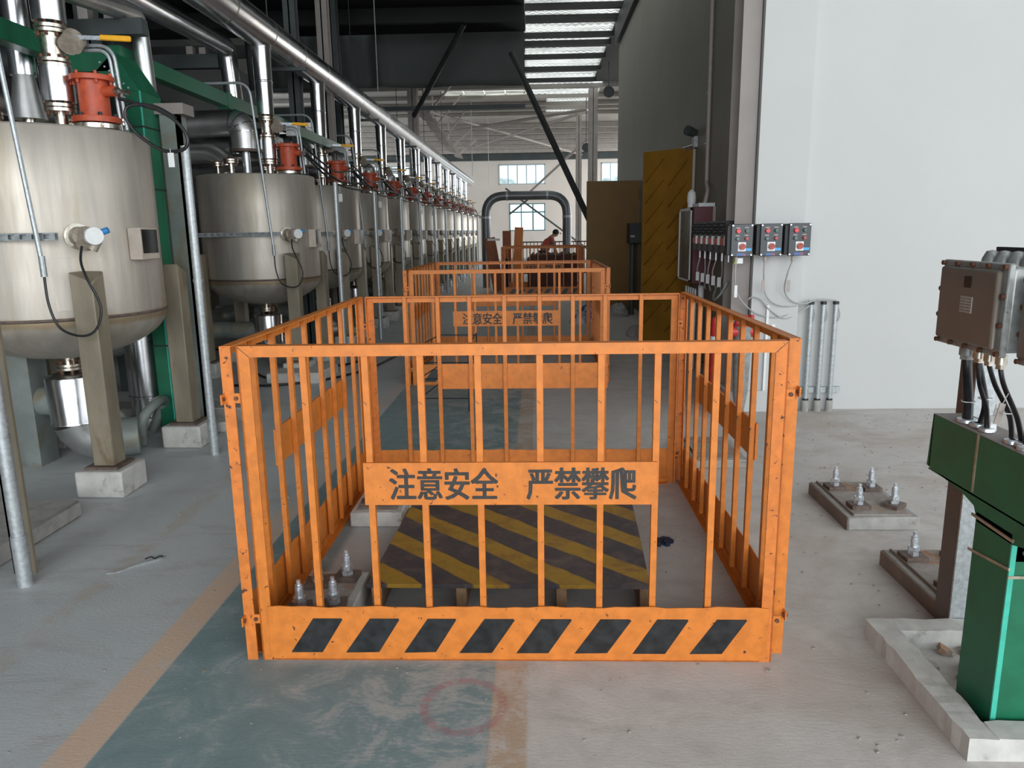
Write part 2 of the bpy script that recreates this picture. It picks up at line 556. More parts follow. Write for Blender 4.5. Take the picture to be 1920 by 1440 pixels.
def at(x, y, Y):
    d = fw * FPX + RR * (x - 960) + UU * (720 - y)
    return CAM + d * (Y / d.y)


def ground(x, y, z=0.0):
    d = fw * FPX + RR * (x - 960) + UU * (720 - y)
    return CAM + d * ((z - CAM.z) / d.z)


def smooth_path(pts, k=6):
    pts = [Vector(p) for p in pts]
    out = []
    for i in range(len(pts) - 1):
        p0 = pts[max(i - 1, 0)]
        p1, p2 = pts[i], pts[i + 1]
        p3 = pts[min(i + 2, len(pts) - 1)]
        for j in range(k):
            t_ = j / k
            out.append(0.5 * ((2 * p1) + (p2 - p0) * t_ + (2 * p0 - 5 * p1 + 4 * p2 - p3) * t_ ** 2 + (3 * p1 - p0 - 3 * p2 + p3) * t_ ** 3))
    out.append(pts[-1])
    return out


def bend(pts, rad, k=6):
    """polyline with rounded corners"""
    pts = [Vector(p) for p in pts]
    out = [pts[0]]
    for i in range(1, len(pts) - 1):
        a, b, c = pts[i - 1], pts[i], pts[i + 1]
        r = min(rad, (b - a).length * 0.49, (c - b).length * 0.49)
        p, q = b + (a - b).normalized() * r, b + (c - b).normalized() * r
        for j in range(k + 1):
            t_ = j / k
            out.append(p * (1 - t_) ** 2 + b * 2 * t_ * (1 - t_) + q * t_ ** 2)
    out.append(pts[-1])
    return out


def letters(body, size, bold=0.0):
    cu = bpy.data.curves.new('t', 'FONT')
    cu.body = body
    cu.size = size
    cu.offset = bold
    cu.extrude = 0.0006
    cu.resolution_u = 2
    ob = bpy.data.objects.new('t', cu)
    C.objects.link(ob)
    bpy.context.view_layer.update()
    me = bpy.data.meshes.new_from_object(ob.evaluated_get(bpy.context.evaluated_depsgraph_get()))
    vs = [tuple(v.co) for v in me.vertices]
    fs = [tuple(p.vertices) for p in me.polygons]
    bpy.data.objects.remove(ob)
    bpy.data.meshes.remove(me)
    return vs, fs


ORD = ['nearest', 'second', 'third', 'fourth', 'fifth', 'sixth', 'seventh', 'eighth', 'ninth', 'tenth', 'eleventh', 'twelfth', 'thirteenth', 'fourteenth']

# ================================================================== SETTING
struct('floor', MB().box(-16, -9, -0.3, 16, 60, 0), 'floor')
struct('wall_light_block', MB().box(-9.2, -7.0, 0, -5.4, -6.85, 6.5), 'dark_shell')  # unseen wall added to block light from the back left
# white wall across the right of the aisle, and the slightly proud pier at its left end
struct('wall_right', MB().box(2.2, 6.6, 0, 15, 6.85, 9), 'white_wall')
struct('trim_1', MB().box(1.84, 6.50, 0.2, 2.24, 6.85, 9), 'white_wall')
struct('trim_2', MB().box(1.66, 6.48, 0, 2.24, 7.15, 0.2), 'white_wall', None, 0.01)
# grey panelled partition running away from the pier
wg = struct('wall_corridor', MB().box(2.02, 6.85, 0, 2.2, 19.1, 5.93), 'grey_wall')
for i in range(12):
    y0 = 6.87 + i * 1.02
    MB().box(1.99, y0, 0.02, 2.021, y0 + 1.017, 5.92).build('panel', M['grey_wall'], wg)
struct('trim_3', MB().box(1.9, 6.85, 5.93, 2.6, 19.2, 6.4), 'black_steel')
# taupe H column on the white plinth
hc = MB().box(1.68, 6.56, 0.2, 1.83, 6.575, 8.6).box(1.68, 6.85, 0.2, 1.83, 6.865, 8.6).box(1.75, 6.575, 0.2, 1.765, 6.85, 8.6)
tag(hc.build('steel_column', 'column'), 'taupe steel column on white plinth at the end of the white wall', 'column')

# far gable wall with its windows
far = MB()
YW = 45.0


def win_rect(x0, y0, x1, y1):
    a, b = at(x0, y0, YW), at(x1, y1, YW)
    return min(a.x, b.x), min(a.z, b.z), max(a.x, b.x), max(a.z, b.z)


wins = [win_rect(935, 309, 1022, 345), win_rect(955, 382, 1022, 432), (3.75, 4.3, 6.4, 5.42), (3.75, 1.6, 6.4, 3.2), (-9.5, 4.3, -6.9, 5.42), (-9.5, 1.6, -6.9, 3.2)]
xs = sorted({-16, 16} | {w_[0] for w_ in wins} | {w_[2] for w_ in wins})
zs = sorted({0, 8.5} | {w_[1] for w_ in wins} | {w_[3] for w_ in wins})
for i in range(len(xs) - 1):
    for j in range(len(zs) - 1):
        cx_, cz_ = (xs[i] + xs[i + 1]) / 2, (zs[j] + zs[j + 1]) / 2
        if not any(w_[0] < cx_ < w_[2] and w_[1] < cz_ < w_[3] for w_ in wins):
            far.box(xs[i], YW, zs[j], xs[i + 1], YW + 0.25, zs[j + 1])
struct('wall_far', far, 'far_wall')
M['frame_pale'] = plain('pale_window_frame', (0.42, 0.52, 0.55), 0.5)
M['frame_teal'] = plain('teal_window_frame', (0.06, 0.20, 0.22), 0.5)
for k, (x0, z0, x1, z1) in enumerate(wins):
    fr = MB()
    nx = 5 if z0 > 4 else 3
    t_ = 0.05
    fr.box(x0, YW - 0.02, z0, x1, YW + 0.06, z0 + t_).box(x0, YW - 0.02, z1 - t_, x1, YW + 0.06, z1)
    fr.box(x0, YW - 0.02, z0, x0 + t_, YW + 0.06, z1).box(x1 - t_, YW - 0.02, z0, x1, YW + 0.06, z1)
    if z0 < 4:
        fr.box(x0, YW - 0.02, z0 + (z1 - z0) * 0.66, x1, YW + 0.06, z0 + (z1 - z0) * 0.66 + 0.07)
    for i in range(1, nx):
        xx = x0 + (x1 - x0) * i / nx
        fr.box(xx - 0.03, YW - 0.01, z0, xx + 0.03, YW + 0.05, z1)
    f = struct('window_%d' % (k + 1), fr, 'frame_teal' if z0 < 4 else 'frame_pale')
    for i in range(nx):
        a_, b_ = x0 + (x1 - x0) * i / nx, x0 + (x1 - x0) * (i + 1) / nx
        MB().box(a_, YW + 0.02, z0, b_, YW + 0.03, z1).build('pane', M['glass'], f)

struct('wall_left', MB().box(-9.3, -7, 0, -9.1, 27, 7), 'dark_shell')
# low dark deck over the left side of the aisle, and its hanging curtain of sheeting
deck = struct('ceiling', MB().box(-9.2, -7, 6.0, -0.22, 18.0, 6.2), 'dark_shell')  # stretch behind the camera lengthened to shade the near floor
cur = MB()
N, K = 90, 8
f_ = lambda x_, q: 18.10 + (0.13 * math.sin(x_ * 6 + q) + 0.07 * math.sin(x_ * 13 + 2 * q)) * max(0.0, min(1.0, -3.0 - x_)) + 0.02 * math.sin(x_ * 1.7 + 2 * q)
vs = []
for i in range(N + 1):
    xa = -6.6 + 6.35 * i / N
    for j in range(K + 1):
        q = j / K
        vs.append((xa, f_(xa, q), 4.88 + 1.62 * q + (0.02 * math.sin(xa * 3) if j == 0 else 0)))
fs = [(i * (K + 1) + j, (i + 1) * (K + 1) + j, (i + 1) * (K + 1) + j + 1, i * (K + 1) + j + 1) for i in range(N) for j in range(K)]
cur.add(vs, fs, True)
cb = cur.build('hanging_curtain', 'fascia')
md = cb.modifiers.new('s', 'SOLIDIFY')
md.thickness = 0.01
tag(cb, 'dark grey sheeting hanging from the roof beyond the dark deck', 'curtain')

# main roof: dark near sheets, paler far sheets, leaving the skylight strips open
ZR = 6.55
c2 = struct('ceiling_2', MB().box(1.95, 6.9, ZR, 15, 27, ZR + 0.1).box(-0.2, -7, ZR, 1.95, 10.9, ZR + 0.1), 'dark_shell')  # unseen aisle piece added to keep overhead light off the floor
far_roof = MB()
far_roof.box(-16, 18.2, ZR + 0.02, -3.4, 28.2, ZR + 0.12)
far_roof.box(-3.4, 18.2, ZR + 0.02, -0.35, 27.6, ZR + 0.12)
far_roof.box(2.3, 27.0, ZR + 0.02, 16, 35.2, ZR + 0.12)
far_roof.box(-16, 29.6, ZR + 0.02, 0.4, 35.2, ZR + 0.12)
far_roof.box(-16, 28.2, ZR + 0.02, -3.4, 29.6, ZR + 0.12)
far_roof.add([(-16, 35.2, ZR + 0.02), (16, 35.2, ZR + 0.02), (16, 45.1, 6.0), (-16, 45.1, 6.0),
              (-16, 35.2, ZR + 0.12), (16, 35.2, ZR + 0.12), (16, 45.1, 6.1), (-16, 45.1, 6.1)],
             [(0, 1, 2, 3), (4, 7, 6, 5), (0, 4, 5, 1), (3, 2, 6, 7), (0, 3, 7, 4), (1, 5, 6, 2)])
c3 = struct('ceiling_3', far_roof, 'roof')
# roof over the hall on the right
struct('ceiling_4', MB().box(2.2, -2.5, 8.4, 15, 6.9, 8.5), 'roof')

# skylight sheets between the purlins
ys = [11.0, 12.6, 14.0, 15.2, 16.6, 18.0, 19.0, 20.5, 21.4, 22.9, 24.6, 26.3, 27.4, 29.3, 31.0, 32.0, 33.5, 34.8]
for i in range(len(ys) - 1):
    x0, x1 = (-0.35, 1.95) if ys[i] < 27 else ((0.4, 2.3) if ys[i] > 29 else (-0.45, 2.3))
    sh = MB()
    nn = 24
    for k in range(nn):
        a_, b_ = x0 + (x1 - x0) * k / nn, x0 + (x1 - x0) * (k + 1) / nn
        za, zb = ZR + 0.02 + (0.035 if k % 2 else 0), ZR + 0.02 + (0 if k % 2 else 0.035)
        sh.add([(a_, ys[i], za), (b_, ys[i], zb), (b_, ys[i + 1], zb), (a_, ys[i + 1], za)], [(0, 1, 2, 3)])
    sh.build('skylight_sheet', 'skylight', c3)
for i in range(4):
    xa = -3.4 + i * 0.76
    MB().box(xa + 0.02, 27.6, ZR + 0.03, xa + 0.74, 29.5, ZR + 0.04).build('skylight_sheet', 'skylight', c3)
for i, yy in enumerate(ys[:-1]):
    x0, x1 = (-0.45, 2.0) if yy < 27 else (-12, 12)
    wd = 0.12 if i % 2 else 0.24
    MB().box(x0, yy - wd / 2, ZR - 0.12, x1, yy + wd / 2, ZR + 0.01).build('purlin', 'black_steel' if yy < 27 else 'roof', c3)
k = 0
for yy in (36.4, 37.8, 39.2, 40.6, 42.0, 43.4):
    zz = ZR - (yy - 35.2) * 0.055
    MB().box(-12, yy - 0.06, zz - 0.2, 12, yy + 0.06, zz - 0.01).build('purlin', 'light_steel', c3)
    k += 1
o = MB().box(-14, 44.6, 5.62, 14, 44.9, 5.98).build('gutter_beam', 'beam')
tag(o, 'blue grey eaves beam running along the top of the far wall', 'beam')
# roof bracing, rafters and columns in the far hall
br = []
for (a_, b_) in (((790, 205, 30), (1090, 290, 44)), ((830, 250, 34), (1100, 205, 30)), ((860, 285, 42), (1080, 215, 30)), ((980, 372, 44.5), (1100, 262, 36))):
    br.append((at(*a_), at(*b_)))
for i, (a_, b_) in enumerate(br):
    o = MB().cyl(a_, b_, 0.06, 8).build('roof_brace', 'column')
    tag(o, ['long pale roof brace falling right toward the high window', 'pale roof brace rising right across the far bay', 'low pale roof brace just above the high window', 'pale brace rising right beside the high window'][i], 'brace')
a_, b_ = at(958, 98, 16), at(1098, 398, 15.6)
b_ = a_ + (b_ - a_) * (a_.z / (a_.z - b_.z))
o = MB().cyl(a_, b_, 0.062, 8).build('diagonal_strut', 'black_steel')
tag(o, 'long black strut falling from the dark deck to behind the flat yellow door', 'brace')
a_, b_ = at(870, 45, 16.2), at(776, 218, 17.6)
o = MB().cyl(a_, b_, 0.055, 8).build('diagonal_strut', 'black_steel')
tag(o, 'dark strut leaning left in front of the hanging curtain', 'brace')
for i, (a_, b_) in enumerate((((965, 366, 43.9), (1060, 436, 43.9)), ((1000, 366, 44.1), (955, 402, 44.1)))):
    if i == 0:
        cbr = empty('cross_brace', (-0.6, 44, 2.6), 'dark crossed braces in front of the low window', 'brace')
    p_, q_ = at(*a_), at(*b_)
    q_ = p_ + (q_ - p_) * 1.5 if i == 0 else q_
    MB().cyl(p_ - (q_ - p_) * 0.12, q_, 0.05, 8).build('rod', M['beam'], cbr)


def hcol(x, y, wd, z1, mat, label, z0=0.0):
    m_ = MB().box(x - wd / 2, y - wd / 2, z0, x + wd / 2, y - wd / 2 + 0.02, z1).box(x - wd / 2, y + wd / 2 - 0.02, z0, x + wd / 2, y + wd / 2, z1)
    m_.box(x - 0.01, y - wd / 2, z0, x + 0.01, y + wd / 2, z1)
    return solo(m_, 'steel_column', mat, label, 'column')


hcol(2.02, 28, 0.32, 6.5, 'light_steel', 'pale steel column beyond the end of the grey wall')
hcol(at(1085, 300, 34).x, 34, 0.25, 6.5, 'light_steel', 'slim pale column behind the pale column by the grey wall')
hcol(at(612, 150, 12).x, 12.0, 0.17, 6.0, 'column', 'brown grey column rising behind the big silver header pipe')
hcol(at(795, 260, 24).x - 0.3, 24, 0.3, 6.5, 'light_steel', 'pinkish pale column beyond the tanks, left end of the far roof')
hcol(-4.3, 7.7, 0.22, 6.0, 'beam', 'dark grey column behind the second stainless tank')
hcol(-5.6, 10, 0.3, 6.0, 'beam', 'dark grey column deep behind the third stainless tank')
hcol(at(553, 150, 11).x, 11, 0.16, 6.0, 'beam', 'dark grey post just left of the brown grey column')
hcol(at(590, 200, 13).x, 14.45, 0.2, 6.0, 'beam', 'dark grey post right behind the brown grey column')
# crooked pink gusset plates of the truss where the far roof meets the pipes
gp = [(796, 215, 26), (812, 238, 29), (828, 262, 32), (842, 276, 36), (856, 288, 40)]
for i, g_ in enumerate(gp):
    c = at(*g_)
    s_ = 0.34
    mb = MB().prism([(c.x - s_, c.z + s_), (c.x + s_ * .3, c.z + s_ * .9), (c.x + s_, c.z - s_ * .8), (c.x - s_ * .2, c.z - s_ * .5)], 'y', c.y - 0.03, c.y + 0.03)
    mb.cyl((c.x, c.y, c.z), (c.x, c.y, ZR + 0.02 if c.y < 35.2 else ZR + 0.04 - (c.y - 35.2) * 0.0556), 0.03, 6)
    mb.cyl((c.x, c.y, c.z - 0.1), (c.x + 1.1, c.y, ZR + 0.01 if c.y < 35 else 6.3), 0.04, 6)
    o = solo(mb, 'gusset_bracket', 'light_steel', '%s pinkish bracket along the left edge of the far roof' % ORD[i], 'bracket', 'roof brackets beyond the pipes')
# steelwork of the pipe rack on the left
rk = [((500, 217, 12.4), (604, 219, 12.4), 0.22, 'broad dark beam behind the valves of the third tank'),
      ((500, 170, 12), (620, 171, 12), 0.04, 'thin rail above the broad dark beam'),
      ((110, 55, 6.3), (272, 55, 6.3), 0.12, 'dark grey beam under the near silver rack pipe'),
      ((285, 118, 9.6), (412, 118, 9.6), 0.16, 'dark grey beam under the far end of the silver rack pipe'),
      ((700, 205, 20), (985, 211, 20), 0.1, 'dark rail below the hanging curtain')]
for a_, b_, h_, lb in rk:
    p, q = at(*a_), at(*b_)
    solo(MB().box(p.x, p.y - 0.05, p.z - h_ / 2, q.x, p.y + 0.05, p.z + h_ / 2), 'rack_beam', 'beam', lb, 'beam')
for i in range(7):
    yy = 3.0 + i * 2.6
    solo(MB().box(-9.1, yy, 5.72, -0.25, yy + 0.14, 6.0), 'deck_beam', 'dark_shell', '%s black beam under the dark deck, counted from the camera' % ORD[i], 'beam', 'beams under the dark deck')
for i, (xx, yy, x1, zz) in enumerate(((760, 345, 860, 26), (1128, 225, 1152, 30))):
    pass
# rods hanging from the roof
for i, (px_, Y_, y0_, y1_) in enumerate(((703, 12, 0, 172), (886, 30, 205, 330), (917, 34, 205, 350))):
    a_, b_ = at(px_, y0_, Y_), at(px_ + (6 if i == 0 else 0), y1_, Y_)
    solo(MB().cyl((b_.x, Y_, b_.z), (b_.x, Y_, 6.0 if i == 0 else (ZR + 0.03 if i == 1 else ZR + 0.03)), 0.008 if i == 0 else 0.012, 6), 'hanging_rod', 'galv', ['thin rod hanging in front of the curtain, left of the leaning strut', 'thin dark rod hanging left of the high window', 'thin dark rod hanging closer to the high window'][i], 'rod')
# small flood lamps by the pale column
for i, (px_, py_, Y_) in enumerate(((1141, 173, 24), (1099, 277, 30))):
    c = at(px_, py_, Y_)
    e = empty('flood_lamp', c, ['dark round lamp hanging beside the skylight strip', 'small square floodlight on the pale column'][i], 'lamp')
    MB().cyl((c.x, c.y - 0.08, c.z), (c.x, c.y + 0.08, c.z), 0.17, 14, 0.12).build('housing', M['beam'], e)
    MB().cyl((c.x, c.y, c.z + 0.15), (c.x, c.y, ZR + 0.01), 0.015, 6).build('hanger', M['beam'], e)

# arched dark duct beyond the barriers
aY = 22
mb = MB().tube(bend([(-1.47, aY, 0), (-1.47, aY, 2.6), (0.86, aY, 2.6), (0.86, aY, 0)], 0.55, 8), 0.125, 16)
e = empty('arched_duct', (-0.3, aY, 0), 'dark grey duct bent into an arch over the aisle', 'duct')
mb.build('pipe', M['duct'], e)
for (x_, z_, h_) in ((-1.47, 2.0, 0), (0.86, 2.0, 0), (-0.85, 2.6, 1), (0.3, 2.6, 1)):
    if h_:
        MB().cyl((x_ - 0.03, aY, z_), (x_ + 0.03, aY, z_), 0.133, 16).build('collar', M['galv'], e)
    else:
        MB().cyl((x_, aY, z_ - 0.03), (x_, aY, z_ + 0.03), 0.133, 16).build('collar', M['galv'], e)

# tree crowns outside the far windows
for i, (x_, z_, s_) in enumerate(((-3.0, 3.0, 1.2), (-0.3, 2.8, 1.1), (2.5, 2.8, 1.1), (6.2, 3.0, 1.3), (-8.4, 3.0, 1.3))):
    mb = MB()
    rnd = random.Random(i)
    for k in range(26):
        a_ = rnd.random() * 2 * PI
        rr_ = rnd.random() ** .5 * s_
        c = (x_ + rr_ * math.cos(a_), 58 + rr_ * 0.5 * math.sin(a_), z_ + 1.2 + rnd.random() * s_ * 0.75)
        q = 0.3 + rnd.random() * 0.3
        mb.lathe([(0.01, -q), (q * .7, -q * .7), (q, 0), (q * .7, q * .7), (0.01, q)], c, 7)
    e = empty('tree', (x_, 58, 0), ['tree seen through the left part of the far windows', 'tree seen through the middle of the far windows', 'tree seen through the right part of the far windows', 'tree seen through the window beyond the grey wall', 'tree outside the far left window'][i], 'tree')
    mb.build('crown', M['leaf'], e)
    MB().cyl((x_, 58, 0), (x_, 58, z_ + 1.2), 0.05, 8).build('trunk', M['wood'], e)

# ------------------------------------------------------------------ doors in the grey wall
def door(n, hx, hy, ex, ey, z1, mat, ridges, label):
    L = math.hypot(ex - hx, ey - hy)
    a = math.atan2(ey - hy, ex - hx)
    e = bpy.data.objects.new('door_%d' % n, None)
    e['kind'] = 'structure'
    e['label'] = label
    C.objects.link(e)
    MB().box(0, -0.025, 0.06, L, 0.025, z1).build('door_leaf', M[mat], e, 0.004)
    if ridges:
        k = 0
        for s_ in (-1, 1):
            zc = 0.25
            while zc < z1 + 0.2:
                for q in (0, 1):
                    xa, xb = (0.10, L * 0.46) if q == 0 else (L * 0.56, L - 0.06)
                    za, zb = (zc, zc + 0.30) if q == 0 else (zc + 0.06, zc + 0.36)
                    za, zb = zb, za
                    if zb < 0.1 or za > z1 - 0.05:
                        continue
                    MB().prism([(xa, za), (xb, zb), (xb, zb + 0.03), (xa, za + 0.03)], 'y', s_ * 0.024, s_ * 0.055).build('ridge', M[mat], e, 0.006)
                zc += 0.27
    h = MB().cyl((L - 0.09, -0.025, 1.02), (L - 0.09, -0.075, 1.02), 0.028, 12).box(L - 0.20, -0.085, 1.01, L - 0.08, -0.065, 1.035)
    h.cyl((L - 0.09, -0.025, 1.18), (L - 0.09, -0.04, 1.18), 0.022, 12)
    h.build('door_handle', M['black_steel'], e)
    for zz in (0.3, 1.3, z1 - 0.3):
        MB().cyl((0, -0.03, zz), (0, -0.03, zz + 0.12), 0.012, 8).build('hinge', M['galv'], e)
    e.location = (hx, hy, 0)
    e.rotation_euler = (0, 0, a)
    return e


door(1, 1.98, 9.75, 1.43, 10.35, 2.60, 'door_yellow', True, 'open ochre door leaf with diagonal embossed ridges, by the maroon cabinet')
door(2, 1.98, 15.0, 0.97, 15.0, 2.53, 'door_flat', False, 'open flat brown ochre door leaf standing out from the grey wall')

# ================================================================== FENCES
H = 1.218
BARS = [0.232, 0.454, 0.652, 0.857, 1.076, 1.293, 1.491, 1.697]
LET = None


def fence_panel(W, worn=False):
    """runs along +x from the origin, outer side toward -y"""
    global LET
    o = bpy.data.objects.new('fence_panel', None)
    C.objects.link(o)
    mt = M['orange_worn'] if worn else M['orange']
    f = W / 1.94
    p = 0.045
    for x0 in (0, W - p):
        mb = MB()
        flip = x0 > 0
        # mitred angle-iron upright
        if not flip:
            mb.prism([(0, 0), (p, 0), (p, H - 0.04), (0, H)], 'y', 0, 0.006)
            mb.box(0, 0, 0, 0.006, 0.04, H - 0.004)
        else:
            mb.prism([(W - p, 0), (W, 0), (W, H), (W - p, H - 0.04)], 'y', 0, 0.006)
            mb.box(W - 0.006, 0, 0, W, 0.04, H - 0.004)
        mb.build('post', M['orange_rusty'] if flip and worn else mt, o)
    mb = MB().prism([(0, H), (W, H), (W - p, H - 0.04), (p, H - 0.04)], 'y', -0.0005, 0.0055)
    mb.box(0.004, 0, H - 0.006, W - 0.004, 0.04, H)
    tr_ = mb.build('top_rail', mt, o)
    MB().prism([(0.001, H - 0.001), (0.003, H), (p + 0.001, H - 0.0385), (p - 0.001, H - 0.04)], 'y', -0.0012, -0.0003).build('mitre_seam', M['rust_bolt'], tr_)
    MB().prism([(W - 0.001, H - 0.001), (W - 0.003, H), (W - p - 0.001, H - 0.0385), (W - p + 0.001, H - 0.04)], 'y', -0.0012, -0.0003).build('mitre_seam', M['rust_bolt'], tr_)
    MB().box(p, 0, 0.0, W - p, 0.006, 0.035).box(p, 0, 0.0, W - p, 0.036, 0.006).build('bottom_rail', mt, o)
    proto = None
    for i, bx in enumerate(BARS):
        bx *= f
        if proto is None:
            proto = MB().box(-0.012, 0.007, 0.035, 0.012, 0.029, H - 0.006).build('bar', mt, o, 0.001)
            proto.location = (bx, 0, 0)
        else:
            c = proto.copy()
            C.objects.link(c)
            c.parent = o
            c.location = (bx, 0, 0)
    # sign plate with the warning
    x0, x1 = 0.432 * f, 1.495 * f
    sp = MB().box(x0, -0.004, 0.628, x1, 0.0065, 0.788).build('sign_plate', mt, o)
    if LET is None:
        LET = [letters('注意安全', 1.0), letters('严禁攀爬', 1.0)]
    for (vs, fs), xs_ in zip(LET, (0.528, 1.028)):
        xm0, xm1 = min(v[0] for v in vs), max(v[0] for v in vs)
        zm0, zm1 = min(v[1] for v in vs), max(v[1] for v in vs)
        wd, ht = 0.392 * f, 0.118
        out = [((xs_ * f) + (v[0] - xm0) / (xm1 - xm0) * wd, -0.0048 + (0.0007 if v[2] > 0 else -0.0002), 0.649 + (v[1] - zm0) / (zm1 - zm0) * ht) for v in vs]
        mb = MB()
        for q, (ax, az) in enumerate(((0, 0), (0.0032, 0), (-0.0032, 0), (0, 0.0017), (0, -0.0017), (0.0026, 0.0014), (-0.0026, 0.0014), (0.0026, -0.0014), (-0.0026, -0.0014))):
            mb.add([(v[0] + ax, v[1] - q * 0.00002, v[2] + az) for v in out], fs)
        mb.build('lettering', M['ink'], sp)
    # kick plate with black slanted stripes
    kp = MB()
    nx = 40
    xa, xb = 0.035, W - 0.02
    vs = []
    for j in range(nx + 1):
        xx = xa + (xb - xa) * j / nx
        wob = 0.0025 * math.sin(j * 0.9) + 0.002 * math.sin(j * 2.3)
        vs += [(xx, -0.006, 0.016 + abs(wob)), (xx, -0.006, 0.224 + wob), (xx, -0.002, 0.016 + abs(wob)), (xx, -0.002, 0.224 + wob)]
    fs = []
    for j in range(nx):
        a = 4 * j
        fs += [(a, a + 4, a + 5, a + 1), (a + 2, a + 3, a + 7, a + 6), (a + 1, a + 5, a + 7, a + 3), (a, a + 2, a + 6, a + 4)]
    fs += [(0, 1, 3, 2), (4 * nx, 4 * nx + 2, 4 * nx + 3, 4 * nx + 1)]
    kp.add(vs, fs)
    kk = kp.build('kick_plate', mt, o)
    for i in range(8):
        b0 = (0.112 + i * 0.2175) * f
        rnd = random.Random(i)
        j = lambda: (rnd.random() - 0.5) * 0.008
        MB().prism([(b0 + j(), 0.036), (b0 + 0.122 + j(), 0.036 + abs(j())), (b0 + 0.210 + j(), 0.172), (b0 + 0.205, 0.177), (b0 + 0.096 + j(), 0.177)], 'y', -0.0075, -0.0055).build('stripe', M['black_paint'], kk)
    for xx, sx in ((-0.028, 0), (W, 1)):
        for zz in (0.17, 1.03):
            lug = MB().box(xx, 0.001, zz - 0.018, xx + 0.028, 0.006, zz + 0.018)
            l_ = lug.build('hinge_lug', mt, o)
            MB().hexa((xx + 0.014, -0.006, zz), 0.008, 0.016, 0.2, 'y').build('bolt', M['rust_bolt'], l_)
    return o


P0 = fence_panel(1.94, True)
bpy.context.view_layer.update()
ENC = [('nearest', -1.085, 0.885, 2.57, 4.62), ('second', -1.36, 0.72, 7.80, 9.95), ('third', -0.86, 1.13, 18.9, 20.9)]
first = True
for nm, x0, x1, y0, y1 in ENC:
    D = y1 - y0
    for side in ('front', 'left', 'right', 'rear'):
        L = (x1 - x0) if side in ('front', 'rear') else D
        p_ = P0 if first else copy_tree(P0)
        W0 = 1.94
        if side == 'front':
            loc, rz = (x0 + 0.02, y0, 0), 0
            L -= 0.04
        elif side == 'left':
            loc, rz = (x0 - 0.04, y1, 0), -PI / 2
        elif side == 'right':
            loc, rz = (x1 + 0.04, y0 + 0.06, 0), PI / 2
        else:
            loc, rz = (x1 - 0.02, y1, 0), PI
            L -= 0.04
        first = False
        p_.location = loc
        p_.rotation_euler = (0, 0, rz)
        p_.scale = (L / W0, 1, 1)
        txt = {'front': 'front', 'left': 'left side', 'right': 'right side', 'rear': 'rear'}[side]
        tag(p_, 'orange barred safety fence panel, %s of the %s enclosure' % (txt, nm), 'fence', 'orange safety fence panels')
        if nm == 'third':
            for ch in list(p_.children_recursive):
                if ch.type == 'MESH' and ch.data.materials and ch.data.materials[0] in (M['orange'], M['orange_worn']) and False:
                    pass

# ================================================================== TANKS
R = 0.66
TX = -3.28
TY = [5.05] + [8.95 + 2.2 * i for i in range(12)]


def ring_bolts(mb, c, r, n, z0, z1, br=0.012):
    for i in range(n):
        t_ = 2 * PI * i / n + 0.2
        mb.cyl((c[0] + r * math.cos(t_), c[1] + r * math.sin(t_), z0), (c[0] + r * math.cos(t_), c[1] + r * math.sin(t_), z1), br, 6)
    return mb


